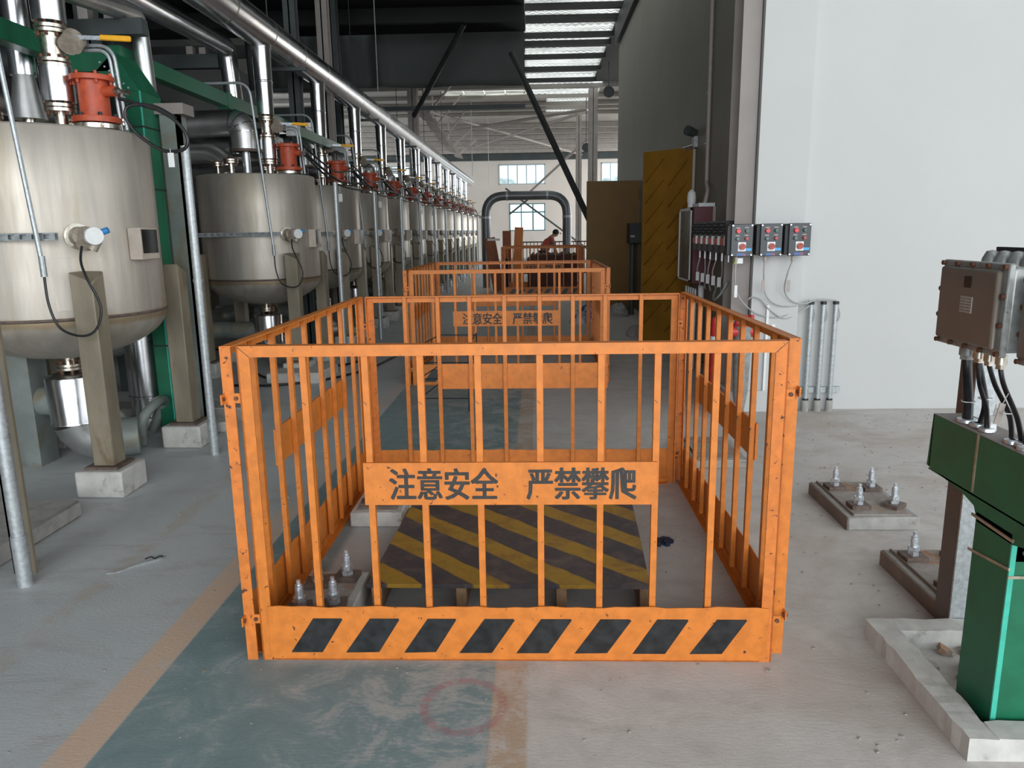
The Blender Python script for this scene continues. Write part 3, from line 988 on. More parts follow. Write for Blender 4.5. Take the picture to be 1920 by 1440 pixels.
def make_tank():
    o = bpy.data.objects.new('storage_tank', None)
    C.objects.link(o)
    prof = [(0.001, 0.79)]
    for i in range(1, 13):
        a = PI / 2 * i / 12
        prof.append((R * math.sin(a), 1.11 - 0.32 * math.cos(a)))
    prof += [(R, 1.35), (R, 1.6), (R, 1.85), (R, 2.255), (R - 0.012, 2.268), (0.3, 2.29), (0.001, 2.295)]
    MB().lathe(prof, n=48).build('shell', M['stainless'], o)
    seam = MB()
    seam.lathe([(R - 0.002, 1.092), (R + 0.004, 1.10), (R + 0.004, 1.108), (R - 0.002, 1.116)], n=48)
    seam.build('weld_seam', M['bronze'], o)
    for sx in (-1, 1):
        for sy in (-1, 1):
            cx, cy = sx * 0.535, sy * 0.55
            h = 0.068
            lg = MB()
            # square leg whose top is cut back to the shell
            k = len(lg.v)
            lg.add([(cx - h, cy - h, 0.185), (cx + h, cy - h, 0.185), (cx + h, cy + h, 0.185), (cx - h, cy + h, 0.185),
                    (cx - h, cy - h, 1.40 if (sx, sy) != (-1, -1) else 1.33), (cx + h, cy - h, 1.40 if sx < 0 or sy > 0 else 1.33),
                    (cx + h, cy + h, 1.33 if (sx, sy) == (1, 1) else 1.40), (cx - h, cy + h, 1.33 if (sx, sy) == (-1, 1) else 1.40)],
                   [(0, 3, 2, 1), (4, 5, 6, 7), (0, 1, 5, 4), (1, 2, 6, 5), (2, 3, 7, 6), (3, 0, 4, 7)])
            l_ = lg.build('leg', M['leg'], o, 0.006)
            pl = MB().box(cx - 0.105, cy - 0.105, 0.17, cx + 0.105, cy + 0.105, 0.188).build('base_plate', M['bronze'], l_)
            # reinforcing pad welded to the shell
            a = math.atan2(cy, cx)
            pd = MB().lathe([(R - 0.002, 1.16), (R + 0.004, 1.1605), (R + 0.004, 1.163), (R + 0.004, 1.30), (R + 0.004, 1.477), (R + 0.004, 1.4795), (R - 0.002, 1.48)], n=12, a0=a - 0.24, a1=a + 0.24)
            pd.build('pad', M['stainless'], o)
    # nozzles on the lid
    for (x_, y_, r_, z_) in ((-0.32, -0.30, 0.035, 2.42), (-0.12, -0.42, 0.05, 2.44), (0.0, 0.38, 0.06, 2.42), (-0.42, 0.15, 0.05, 2.45), (0.42, 0.25, 0.035, 2.40)):
        nz = MB().cyl((x_, y_, 2.27), (x_, y_, z_ - 0.05), r_ * 0.6, 12)
        n_ = nz.build('nozzle', M['flange'], o)
        fl = MB().cyl((x_, y_, z_ - 0.05), (x_, y_, z_ - 0.033), r_ * 1.6, 18).cyl((x_, y_, z_ - 0.025), (x_, y_, z_ - 0.008), r_ * 1.6, 18)
        fl.build('flange', M['flange'], n_)
        ring_bolts(MB(), (x_, y_), r_ * 1.3, 6, z_ - 0.065, z_ + 0.008, 0.009).build('bolt_ring', M['rust_bolt'], n_)['kind'] = 'stuff'
    # level transmitter facing the aisle
    d = Vector((0.70, -0.714, 0))
    t0 = d * R
    e1 = Vector((0, 0, 1.61))
    tr = MB().cyl(t0 + e1, t0 + d * 0.02 + e1, 0.078, 20)
    tr.cyl(t0 + d * 0.02 + e1, t0 + d * 0.035 + e1, 0.07, 20)
    tm = tr.build('transmitter', M['flange'], o)
    bd = MB().cyl(t0 + d * 0.035 + e1, t0 + d * 0.10 + e1, 0.058, 14, 0.05)
    bd.cyl(t0 + d * 0.06 + e1 + Vector((0.02, 0, -0.06)), t0 + d * 0.13 + e1 + Vector((0.03, 0, 0.03)), 0.045, 12)
    bd.cyl(t0 + d * 0.08 + e1 + Vector((0.06, 0, -0.085)), t0 + d * 0.08 + e1 + Vector((0.09, 0.02, -0.02)), 0.03, 10)
    bd.build('housing', M['cast'], tm)
    q = t0 + d * 0.12 + e1 + Vector((0.055, 0.01, 0.0))
    MB().cyl(q, q + Vector((0.03, -0.028, 0)), 0.052, 18).build('end_cap', M['white_tag'], tm)
    MB().cyl(q + Vector((0.03, 0.02, 0.015)), q + Vector((0.085, 0.03, 0.035)), 0.02, 10).build('cable_gland', M['blue'], tm)
    # small instrument box on the aisle side
    bx = MB().box(R - 0.03, -0.205, 1.455, R + 0.055, 0.02, 1.66)
    b_ = bx.build('instrument_box', M['box_beige'], o, 0.004)
    MB().box(R + 0.052, -0.19, 1.495, R + 0.058, 0.005, 1.648).build('window', M['smoked'], b_)
    # bottom outlet
    ot = MB().cyl((0, 0, 0.70), (0, 0, 0.80), 0.045, 14)
    ot_ = ot.build('outlet_nozzle', M['flange'], o)
    MB().cyl((0, 0, 0.725), (0, 0, 0.742), 0.085, 20).build('flange', M['flange'], ot_)
    MB().cyl((0, 0, 0.70), (0, 0, 0.717), 0.085, 20).build('flange', M['flange'], ot_)
    ring_bolts(MB(), (0, 0), 0.066, 6, 0.675, 0.768, 0.011).build('bolt_ring', M['rust_bolt'], ot_)['kind'] = 'stuff'
    return o


def make_riser(top):
    """vertical insulated riser with its ball valve; origin on the floor under it, tank lid at 2.27"""
    o = bpy.data.objects.new('riser_pipe', None)
    C.objects.link(o)
    MB().cyl((0, 0, 2.955), (0, 0, top), 0.098, 24, 0.115).build('upper_cladding', M['cladding'], o)
    MB().lathe([(0.106, 3.30), (0.110, 3.305), (0.110, 3.32), (0.106, 3.325)], n=24).build('cladding_seam', M['cladding'], o)
    for z_ in (2.925, 2.898, 2.722, 2.692, 2.445, 2.418):
        MB().cyl((0, 0, z_ - 0.01), (0, 0, z_ + 0.01), 0.094, 24).build('flange', M['flange'], o)
    bo = MB()
    ring_bolts(bo, (0, 0), 0.078, 8, 2.865, 2.955, 0.010)
    ring_bolts(bo, (0, 0), 0.078, 8, 2.665, 2.755, 0.010)
    ring_bolts(bo, (0, 0), 0.078, 8, 2.385, 2.47, 0.010)
    bo.build('bolt_ring', M['rust_bolt'], o)['kind'] = 'stuff'
    MB().cyl((0, 0, 2.735), (0, 0, 2.885), 0.07, 20).build('valve_body', M['flange'], o)
    MB().cyl((0, 0, 2.27), (0, 0, 2.42), 0.04, 14).build('neck', M['flange'], o)
    gb = MB().cyl((0.05, 0, 2.815), (0.13, -0.01, 2.815), 0.035, 12).cyl((0.13, -0.05, 2.80), (0.13, 0.03, 2.87), 0.062, 16)
    gb.cyl((0.17, -0.05, 2.79), (0.17, 0.02, 2.85), 0.045, 14)
    v_ = gb.build('valve_gear', M['cast'], o)
    MB().box(0.16, -0.03, 2.84, 0.34, -0.018, 2.865, Euler((0, 0.05, 0))).build('lever', M['zinc'], v_)
    MB().box(0.33, -0.036, 2.828, 0.53, -0.012, 2.862, Euler((0, 0.07, 0))).build('grip', M['yellow'], v_, 0.006)
    MB().lathe([(0.0, 2.468), (0.1, 2.469), (0.1, 2.56), (0.1, 2.68), (0, 2.681)], n=24).build('lower_cladding', M['cladding'], o)
    return o


def make_pot():
    """red flanged pot standing on the lid"""
    o = bpy.data.objects.new('vent_pot', None)
    C.objects.link(o)
    MB().lathe([(0.0, 2.345), (0.092, 2.345), (0.092, 2.60), (0.0, 2.60)], n=24).build('body', M['red'], o)
    MB().lathe([(0, 2.595), (0.130, 2.597), (0.133, 2.61), (0.130, 2.628), (0.11, 2.634), (0, 2.636)], n=28).build('lid', M['red'], o)
    MB().lathe([(0, 2.335), (0.145, 2.335), (0.148, 2.36), (0.145, 2.372), (0, 2.373)], n=28).build('lower_flange', M['red'], o)
    MB().lathe([(0, 2.295), (0.145, 2.297), (0.145, 2.325), (0, 2.327)], n=28).build('steel_flange', M['flange'], o)
    ring_bolts(MB(), (0, 0), 0.118, 6, 2.28, 2.395, 0.013).build('bolt_ring', M['black_steel'], o)['kind'] = 'stuff'
    ring_bolts(MB(), (0, 0), 0.112, 6, 2.575, 2.648, 0.010).build('lid_bolt_ring', M['red'], o)['kind'] = 'stuff'
    sp = MB().cyl((0.08, -0.02, 2.53), (0.16, -0.03, 2.53), 0.035, 12)
    s_ = sp.build('spout', M['red'], o)
    MB().hexa((0.16, -0.03, 2.53), 0.024, 0.03, 0, 'x').cyl((0.19, -0.03, 2.53), (0.26, -0.04, 2.515), 0.014, 8).build('gland', M['flange'], s_)
    for k in (0, 1):
        MB().tube(bend([(-0.06 - 0.03 * k, 0.06, 2.80 + 0.03 * k), (0.10 + 0.03 * k, 0.06, 2.80 + 0.03 * k), (0.125 + 0.035 * k, 0.07, 2.3)], 0.12, 6), 0.012, 8).build('vent_tube', M['galv'], o)
    return o


def make_outlet():
    """clad drain leg below the tank with its elbow and the run going back"""
    o = bpy.data.objects.new('drain_pipe', None)
    C.objects.link(o)
    MB().lathe([(0.03, 0.69), (0.06, 0.688), (0.168, 0.655), (0.172, 0.645), (0.162, 0.34), (0.166, 0.335), (0.166, 0.322), (0.158, 0.318)], n=28).build('clad_leg', M['cladding'], o)
    MB().tube([(0, 0, 0.33), (0.015, 0.01, 0.27), (0.05, 0.03, 0.21), (0.11, 0.06, 0.175), (0.20, 0.1, 0.17)], lambda t_: 0.158 - 0.02 * t_, 22).build('elbow', M['cladding_dull'], o)
    MB().tube([(-0.1, 0.05, 0.46), (-0.7, 0.08, 0.46), (-1.6, 0.1, 0.46)], 0.105, 18).build('branch', M['grey_green'], o)
    MB().tube([(0.20, 0.1, 0.17), (0.34, 0.17, 0.17)], 0.14, 18).build('stub', M['grey_green'], o)
    return o


def make_elbow_duct():
    o = bpy.data.objects.new('clad_elbow_pipe', None)
    C.objects.link(o)
    path = bend([(-1.9, 0.25, 2.88), (-0.10, 0.0, 2.88), (-0.10, 0.0, 2.58)], 0.30, 8)
    MB().tube(path, 0.15, 24).build('pipe', M['cladding_dull'], o)
    sm = MB()
    for j in range(2, len(path) - 2, 2):
        p_, q_ = path[j], path[j + 1]
        dd = (q_ - p_).normalized() * 0.006
        sm.cyl(p_ - dd, p_ + dd, 0.154, 24, cap=False)
    sm.build('seam', M['cladding'], o)
    MB().cyl((-0.10, 0, 2.55), (-0.10, 0, 2.58), 0.158, 24).build('collar', M['bronze'], o)
    MB().cyl((-0.10, 0, 2.27), (-0.10, 0, 2.56), 0.045, 12).build('stub', M['zinc'], o)
    return o


def make_low_duct():
    o = bpy.data.objects.new('clad_branch_pipe', None)
    C.objects.link(o)
    MB().tube(bend([(-2.0, 0.35, 2.55), (-0.50, 0.05, 2.55), (-0.33, 0.0, 2.42)], 0.2, 6), 0.115, 20).build('pipe', M['cladding_dull'], o)
    MB().cyl((-0.33, 0.0, 2.40), (-0.33, 0.0, 2.43), 0.10, 18).build('flange', M['flange'], o)
    return o


def make_tall_conduit():
    o = bpy.data.objects.new('upright_conduit', None)
    C.objects.link(o)
    MB().cyl((0, 0, 0.0), (0, 0, 2.21), 0.03, 12).build('tube', M['galv'], o)
    MB().cyl((0, 0, 0.0), (0, 0, 0.25), 0.034, 12).build('foot_sleeve', M['galv'], o)
    MB().cyl((0, 0, 1.28), (0, 0, 1.30), 0.035, 12).build('coupler', M['galv'], o)
    return o


def make_bent_conduit():
    o = bpy.data.objects.new('bent_conduit', None)
    C.objects.link(o)
    MB().tube(bend([(-0.32, -0.74, 3.17), (0.27, -0.74, 3.17), (0.40, -0.74, 1.42)], 0.14, 7), 0.014, 8).build('tube', M['galv'], o)
    MB().cyl((0.40, -0.74, 1.38), (0.399, -0.74, 1.50), 0.018, 10).build('end_fitting', M['galv'], o)
    return o


def make_strut():
    o = bpy.data.objects.new('strut_channel', None)
    C.objects.link(o)
    y = -0.70
    mb = MB().box(-0.55, y, 1.588, 0.47, y + 0.03, 1.597).box(-0.55, y, 1.623, 0.47, y + 0.03, 1.632)
    for i in range(15):
        xx = -0.55 + i * 0.0705
        mb.box(xx, y, 1.597, xx + 0.032, y + 0.004, 1.623)
    mb.box(-0.55, y + 0.026, 1.597, 0.47, y + 0.03, 1.623)
    mb.build('rail', M['galv'], o)
    MB().box(0.30, y + 0.03, 1.59, 0.33, -0.55, 1.63).build('bracket', M['galv'], o)
    return o


def make_sensor_cable():
    o = bpy.data.objects.new('sensor_cable', None)
    C.objects.link(o)
    pts = smooth_path([(0.40, -0.74, 1.40), (0.41, -0.75, 1.22), (0.46, -0.75, 1.08), (0.58, -0.745, 1.03), (0.66, -0.72, 1.07), (0.69, -0.70, 1.20), (0.63, -0.70, 1.36), (0.58, -0.66, 1.46), (0.56, -0.60, 1.55)], 6)
    MB().tube(pts, 0.0075, 7).build('cable', M['rubber'], o)
    return o


def make_gland_cable():
    o = bpy.data.objects.new('drooping_cable', None)
    C.objects.link(o)
    pts = smooth_path([(0.62, -0.04, 2.51), (0.66, 0.4, 2.40), (0.70, 1.1, 2.28), (0.76, 1.9, 2.30), (0.86, 2.4, 2.27)], 5)
    MB().tube(pts, 0.015, 6).build('cable', M['rubber'], o)
    MB().tube(smooth_path([(0.55, 0.1, 2.62), (0.62, 0.7, 2.46), (0.60, 1.4, 2.42), (0.66, 2.35, 2.52)], 5), 0.012, 6).build('third_cable', M['rubber'], o)
    pts = smooth_path([(0.60, -0.03, 2.50), (0.72, 0.2, 2.33), (0.74, 0.9, 2.22), (0.80, 1.8, 2.20), (0.86, 2.45, 2.24)], 5)
    MB().tube(pts, 0.013, 6).build('second_cable', M['rubber'], o)
    return o


def make_vent_box():
    """small black actuator box with white lamps standing at the back of the lid"""
    o = bpy.data.objects.new('valve_actuator', None)
    C.objects.link(o)
    MB().box(-0.16, 0.35, 2.62, 0.12, 0.6, 2.86).build('housing', M['black_steel'], o, 0.02)
    MB().cyl((-0.02, 0.47, 2.42), (-0.02, 0.47, 2.62), 0.03, 10).build('stem', M['flange'], o)
    MB().cyl((0.14, 0.4, 2.72), (0.19, 0.38, 2.70), 0.05, 12).build('lamp', M['white_tag'], o)
    return o


protos = dict(tank=make_tank(), riser=make_riser(3.72), pot=make_pot(), outlet=make_outlet(), elbow=make_elbow_duct(), low=make_low_duct(), tall=make_tall_conduit(), bent=make_bent_conduit(), strut=make_strut(), scable=make_sensor_cable(), gcable=make_gland_cable(), act=make_vent_box())
# footing blocks
ft = MB()
ft.box(-0.15, -0.15, 0, 0.15, 0.15, 0.17)
foot = ft.build('concrete_footing', 'white_conc', None, 0.012, 2)
protos['foot'] = foot
foot2 = MB().box(-0.15, -0.15, 0, 0.15, 0.15, 0.17)
bpy.context.view_layer.update()
used = set()


def place(kind, loc, label, cat, group):
    src = protos[kind]
    o = src if kind not in used else copy_tree(src)
    used.add(kind)
    o.location = loc
    return tag(o, label, cat, group)


for i, ty in enumerate(TY):
    n_ = ORD[i]
    L = (TX, ty, 0)
    place('tank', L, 'cylindrical stainless steel tank on four legs, %s in the row' % n_, 'tank', 'stainless tanks in the left row')
    rz_ = place('riser', (TX + 0.17, ty, 0), 'silver clad riser with yellow lever valve on the %s tank' % n_, 'pipe', 'valved risers above the tanks')
    if i > 0:
        rz_.scale = (0.92, 0.92, 1)
    place('pot', (TX + 0.39, ty + 0.02, 0), 'red flanged pot on the lid of the %s tank' % n_, 'fitting', 'red pots on the tank lids')
    if i < 8:
        place('outlet', L, 'clad drain pipe under the %s tank' % n_, 'pipe', 'drain pipes under the tanks')
    if i > 0:
        place('elbow', L, 'fat clad elbow pipe dropping onto the %s tank from behind' % n_, 'pipe', 'clad elbows over the tanks')
        place('low', L, 'thinner clad pipe below the elbow behind the %s tank' % n_, 'pipe', 'thin clad pipes behind the tanks')
        place('act', L, 'black valve actuator at the back of the lid of the %s tank' % n_, 'actuator', 'black actuators on the tanks')
    place('tall', (-2.42, ty + 0.24, 0), 'galvanised upright conduit just past the %s tank' % n_, 'conduit', 'upright conduits along the tanks')
    place('bent', L, 'thin bent conduit hanging in front of the %s tank' % n_, 'conduit', 'bent conduits in front of the tanks')
    place('strut', L, 'perforated galvanised channel across the front of the %s tank' % n_, 'bracket', 'perforated channels on the tanks')
    place('scable', L, 'black cable looping to the transmitter of the %s tank' % n_, 'cable', 'looped sensor cables')
    if i > 0:
        place('gcable', L, 'pair of black cables drooping past the top of the %s tank' % n_, 'cable', 'drooping cables over the tanks')
    for (sx, sy, wd) in ((1, -1, 'aisle side near leg'), (1, 1, 'aisle side far leg'), (-1, -1, 'back near leg'), (-1, 1, 'back far leg')):
        if i > 3 and sx < 0:
            continue
        place('foot', (TX + sx * 0.535, ty + sy * 0.55, 0), 'whitewashed block under the %s of the %s tank' % (wd, n_), 'footing', 'footings under the tank legs')

# big header pipe above the risers
e = empty('header_pipe', (-3.11, 15, 3.86), 'big silver clad header pipe running above the whole row of tanks', 'pipe')
MB().cyl((-3.11, 1.5, 3.86), (-3.11, 36, 3.86), 0.185, 32).build('cladding', M['cladding'], e)
for i in range(30):
    yy = 2.4 + i * 1.1
    MB().cyl((-3.11, yy, 3.86), (-3.11, yy + 0.016, 3.86), 0.189, 32, cap=False).build('seam', M['cladding_dull'], e)
for ty in TY:
    MB().cyl((-3.11, ty, 3.66), (-3.11, ty, 3.72), 0.112, 24).build('saddle', M['cladding'], e)
# hanger rods of the header
for i in range(6):
    yy = 5.5 + i * 4.4
    solo(MB().cyl((-3.33, yy, 3.75), (-3.33, yy, 6.0 if yy < 18 else ZR + 0.02), 0.009, 6).box(-3.36, yy - 0.02, 3.62, -2.88, yy + 0.02, 3.66), 'pipe_hanger', 'beam', '%s slim hanger of the big header pipe, counted from the camera' % ORD[i], 'hanger', 'hangers of the header pipe')

# rack pipe on the left, running away and turning down
A, B = at(175, -45, 6.2), at(425, 88, 9.6)
e = empty('rack_pipe', (A.x, A.y, B.z), 'silver clad pipe on dark beams turning down before the second tank', 'pipe')
MB().tube(bend([A, B, B + Vector((0.02, 0.05, -0.62)), B + Vector((0.02, 0.05, -1.25))], 0.15, 5), 0.108, 20).build('pipe', M['cladding'], e)
A, B = at(40, -45, 5.0), at(258, 30, 6.6)
e = empty('rack_pipe', (A.x, A.y, B.z), 'dull silver pipe behind the first rack pipe turning down at the green tray', 'pipe')
MB().tube(bend([A, B, B + Vector((0, 0.05, -0.75))], 0.12, 5), 0.07, 20).build('pipe', M['cladding_dull'], e)
for i, (px_, py_, Y_) in enumerate(((160, 26, 6.3), (208, 26, 6.3), (358, 98, 9.6), (382, 100, 9.6))):
    c = at(px_, py_, Y_)
    solo(MB().box(c.x - 0.04, c.y - 0.04, c.z - 0.06, c.x + 0.04, c.y + 0.04, c.z + 0.06), 'pipe_shoe', 'light_steel', ['left pipe shoe on the near dark rack beam', 'right pipe shoe on the near dark rack beam', 'left pipe shoe on the far dark rack beam', 'right pipe shoe on the far dark rack beam'][i], 'bracket')
# verticals behind the first tank
c0, c1 = at(38, 60, 5.6), at(50, 185, 5.6)
e = empty('clad_pipe', (c1.x, c1.y, 2.2), 'silver vertical pipe left of the nearest riser ending in a cone', 'pipe')
MB().cyl((c1.x, c1.y, 2.75), (c1.x, c1.y, 4.4), 0.085, 20).build('pipe', M['cladding'], e)
MB().cyl((c1.x, c1.y, 2.45), (c1.x, c1.y, 2.75), 0.12, 20, 0.07).build('cone', M['cladding_dull'], e)
MB().cyl((c1.x, c1.y, 2.27), (c1.x, c1.y, 2.45), 0.045, 14).build('stub', M['flange'], e)
e = empty('floor_pipe', (-3.24, 5.98, 0), 'thick shiny clad pipe standing behind the nearest tank', 'pipe')
MB().cyl((-3.24, 5.98, 0), (-3.24, 5.98, 1.6), 0.15, 28).build('pipe', M['cladding'], e)
MB().lathe([(0.15, 0.30), (0.157, 0.305), (0.157, 0.32), (0.15, 0.325)], (-3.24, 5.98, 0), 28).build('seam', M['cladding'], e)
MB().lathe([(0.16, 0.0), (0.17, 0.02), (0.165, 0.14), (0.152, 0.15)], (-3.24, 5.98, 0), 28).build('boot', M['cladding_dull'], e)
# grey ribbed hoses by the floor pipe
for i, pts in enumerate(([(-3.05, 5.45, 0.05), (-2.98, 5.35, 0.24), (-2.95, 5.5, 0.34), (-3.0, 5.75, 0.30), (-3.15, 5.8, 0.05)], [(-3.35, 5.3, 0.45), (-3.22, 5.25, 0.42), (-3.12, 5.35, 0.25), (-3.15, 5.5, 0.05)])):
    solo(MB().tube(smooth_path(pts, 8), 0.038, 10), 'hose', 'grey_green', ['grey green hose arching behind the far leg of the nearest tank', 'grey green hose hanging behind the near leg of the nearest tank'][i], 'hose')
solo(MB().box(-3.35, 5.27, 0.44, -3.27, 5.35, 0.78).box(-3.40, 5.22, 0.50, -3.22, 5.40, 0.53).hexa((-3.31, 5.31, 0.56), 0.05, 0.03), 'hand_valve', 'cast', 'small beige hand valve behind the front leg of the nearest tank', 'valve')
solo(MB().box(-3.75, 5.0, 0, -3.55, 5.2, 0.85), 'steel_post', 'grey_green', 'grey green post behind the drain of the nearest tank', 'post')

# green cable trays
e = empty('cable_tray', (-3.12, 6.35, 0), 'green upright cable tray behind the nearest tank, bent over at its head', 'cable tray')
xr, y0t, y1t = -2.925, 5.74, 6.06
xl = xr - 0.11
MB().box(xl, y0t, 0, xr, y1t, 2.66).build('upright', M['green'], e, 0.003)
MB().box(xr - 0.004, y0t - 0.004, 0, xr + 0.004, y0t + 0.01, 2.66).build('edge', M['green_highlight'], e)  # strip painted as the highlight along the corner
hd = MB()
hd.add([(xl, y0t, 2.66), (xr, y0t, 2.66), (xr, y1t, 2.66), (xl, y1t, 2.66),
        (xl - 0.20, y0t, 2.80), (xl - 0.06, y0t, 2.93), (xl - 0.06, y1t, 2.93), (xl - 0.20, y1t, 2.80)],
       [(0, 1, 5, 4), (1, 2, 6, 5), (2, 3, 7, 6), (3, 0, 4, 7), (4, 5, 6, 7), (0, 3, 2, 1)])
hd.build('elbow', M['green'], e)
MB().box(xl - 0.55, y0t, 2.80, xl - 0.06, y1t, 2.93).build('top_arm', M['green'], e)
for zz in (0.75, 1.35, 1.95, 2.4):
    MB().box(xl - 0.004, y0t - 0.006, zz, xr + 0.005, y1t + 0.004, zz + 0.012).build('strap', M['black_steel'], e)
for k in range(7):
    MB().cyl((xl - 0.16 + k * 0.032, y0t - 0.006, 2.86 - k * 0.03), (xl - 0.16 + k * 0.032, y0t + 0.004, 2.86 - k * 0.03), 0.008, 6).build('rivet', M['zinc'], e)
e = empty('cable_tray', (-3.6, 6.5, 2.95), 'green horizontal cable tray running behind the row of tanks', 'cable tray')
MB().box(-3.55, 3.0, 2.86, -3.43, 6.3, 3.0).build('near_run', M['green'], e, 0.003)
MB().box(-3.52, 6.42, 3.0, -3.40, 11.5, 3.14).build('far_run', M['green'], e, 0.003)
MB().box(-3.525, 8.6, 2.985, -3.395, 8.72, 3.15).build('joint', M['green'], e)
e = empty('cable_tray', (-3.2, 10, 2.8), 'green cable tray with a cream stub above the third tank', 'cable tray')
MB().box(-3.05, 9.6, 2.80, -2.93, 11.9, 2.92).build('run', M['green'], e, 0.003)
MB().box(-3.06, 9.48, 2.79, -2.92, 9.60, 2.93).build('stub', M['white_tag'], e)

# grey flat column between the first and second tanks
e = empty('steel_column', (-2.78, 6.0, 0), 'pale grey column with a cap plate between the first two tanks', 'column')
MB().box(-2.90, 5.95, 0, -2.76, 6.02, 2.52).box(-2.78, 5.95, 0, -2.76, 6.10, 2.52).build('shaft', M['grey_green'], e)
MB().box(-2.93, 5.93, 2.52, -2.70, 6.12, 2.60).build('cap', M['column'], e)
# angle post beside the nearest conduit and its kerb slab
solo(MB().box(-2.56, 3.30, 0, -2.45, 3.315, 2.4).box(-2.56, 3.30, 0, -2.545, 3.40, 2.4), 'steel_post', 'leg', 'grubby beige angle post at the left edge of the photo', 'post')
o = copy_tree(protos['tall'])
o.location = (-2.42, 3.18, 0)
tag(o, 'galvanised upright conduit at the left edge of the photo', 'conduit', 'upright conduits along the tanks')
solo(MB().box(-4.6, 2.6, 0, -2.68, 4.06, 0.10), 'kerb_slab', 'conc', 'low grey concrete slab at the left edge of the photo', 'slab', None, 0.012)
e = empty('wire_stand', (-2.62, 3.02, 0.1), 'small black wire stand at the left edge on the floor', 'stand')
MB().tube([(-2.62, 3.0, 0.1), (-2.62, 3.0, 0.19), (-2.50, 3.0, 0.19), (-2.50, 3.0, 0.1)], 0.005, 6).build('wire', M['rubber'], e)
# bench-like ledge behind the footings
solo(MB().box(-4.3, 6.25, 0, -2.52, 6.55, 0.13), 'kerb', 'conc', 'low grey kerb behind the far leg of the nearest tank', 'kerb', None, 0.01)
for i, (xx, yy) in enumerate(((-2.72, 6.15), (-2.95, 6.2))):
    solo(MB().box(xx, yy - 0.25, 0, xx + 0.16, yy - 0.1, 0.09), 'rubble_block', 'white_conc', ['right of two pale rubble blocks behind the nearest tank', 'left of two pale rubble blocks behind the nearest tank'][i], 'block', None, 0.012)
# long black cable coil with its white tag near the first red pot
Y_ = 5.0
pts = [at(x_, y_, Y_) for x_, y_ in ((222, 184), (262, 196), (300, 208), (335, 232), (352, 262), (342, 281), (305, 282), (262, 255), (238, 225), (238, 202), (262, 196), (295, 202), (330, 222))]
e = empty('coiled_cable', (-2.4, 5.0, 2.3), 'big loop of black cable hanging beside the nearest red pot', 'cable')
MB().tube(smooth_path(pts, 6), 0.012, 8).build('cable', M['rubber'], e)
c = at(321, 300, 4.98)
MB().box(c.x - 0.02, c.y, c.z - 0.045, c.x + 0.02, c.y + 0.003, c.z + 0.045).cyl((c.x, c.y, c.z + 0.045), (c.x, c.y, c.z + 0.07), 0.002, 5).build('tag', M['white_tag'], e)
# tags hanging on distant cables
for i in range(1, 7):
    c = Vector((TX + 0.735, TY[i] + (0.95 if i % 2 else 1.25), 2.06))
    solo(MB().box(c.x - 0.025, c.y, c.z - 0.05, c.x + 0.025, c.y + 0.004, c.z + 0.05).cyl((c.x, c.y, c.z + 0.05), (c.x, c.y, 2.235), 0.003, 5), 'cable_tag', 'white_tag', 'white tag hanging on the cables just past the %s tank' % ORD[i], 'tag', 'white cable tags by the tanks')
# white conduits standing behind the second tank legs
for i, (px_, Y_) in enumerate(((603, 9.9), (652, 12.1), (746, 16.0))):
    b_ = at(px_, 600, Y_)
    e = empty('white_pipe', (b_.x, Y_, 0), '%s short white pipe standing between the tank legs, counted from the camera' % ORD[i], 'pipe', 'white pipes between the tank legs')
    MB().cyl((b_.x, Y_, 0), (b_.x, Y_, 0.95), 0.022, 10).build('tube', M['white_tag'], e)
    MB().box(b_.x - 0.04, Y_ - 0.03, 0.9, b_.x + 0.04, Y_ + 0.03, 1.05).build('head', M['white_tag'], e)
# second row of pipes and vessels in the dark behind
for i in range(6):
    yy = 6.4 + i * 2.6
    mb = MB()
    prof = [(0.001, 0.8)] + [(0.6 * math.sin(PI / 2 * k / 6), 1.1 - 0.3 * math.cos(PI / 2 * k / 6)) for k in range(1, 7)] + [(0.6, 2.2), (0.001, 2.25)]
    mb.lathe(prof, (-5.9, yy, 0), 24)
    e = empty('storage_tank', (-5.9, yy, 0), '%s dim tank of the back row, hidden in the dark behind the front row' % ORD[i], 'tank', 'tanks of the back row')
    mb.build('shell', M['stainless'], e)
    for sx in (-1, 1):
        for sy in (-1, 1):
            MB().box(-5.9 + sx * 0.5 - 0.05, yy + sy * 0.5 - 0.05, 0, -5.9 + sx * 0.5 + 0.05, yy + sy * 0.5 + 0.05, 1.3).build('leg', M['leg'], e)
for i, (zz, xx, rr_) in enumerate(((0.5, -4.4, 0.12), (2.75, -4.6, 0.1), (3.3, -5.2, 0.14))):
    solo(MB().cyl((xx, 3, zz), (xx, 34, zz), rr_, 18), 'service_pipe', ['grey_green', 'cladding_dull', 'duct'][i], ['low grey green service pipe behind the tanks', 'middle silver service pipe behind the tanks', 'high dark service pipe behind the tanks'][i], 'pipe')

# black hoses on the floor
for i, pl_ in enumerate(([(405, 655), (440, 665), (490, 705), (515, 700), (545, 683), (600, 686), (650, 683), (700, 668)], [(420, 722), (470, 723), (520, 722), (600, 713), (650, 703), (700, 688), (755, 660)])):
    pts = [ground(x_, y_, 0.014) for x_, y_ in pl_]
    solo(MB().tube(smooth_path(pts, 6), 0.014, 8), 'floor_hose', 'rubber', ['upper of two black hoses on the floor behind the left fence', 'lower of two black hoses on the floor behind the left fence'][i], 'hose')
c = ground(547, 720)
solo(MB().prism([(c.x - 0.28, c.y), (c.x + 0.32, c.y), (c.x + 0.36, c.y + 0.6), (c.x - 0.2, c.y + 0.6)], 'z', 0, 0.12), 'concrete_pad', 'white_conc', 'pale concrete pad under the front leg of the second tank', 'pad', None, 0.01)

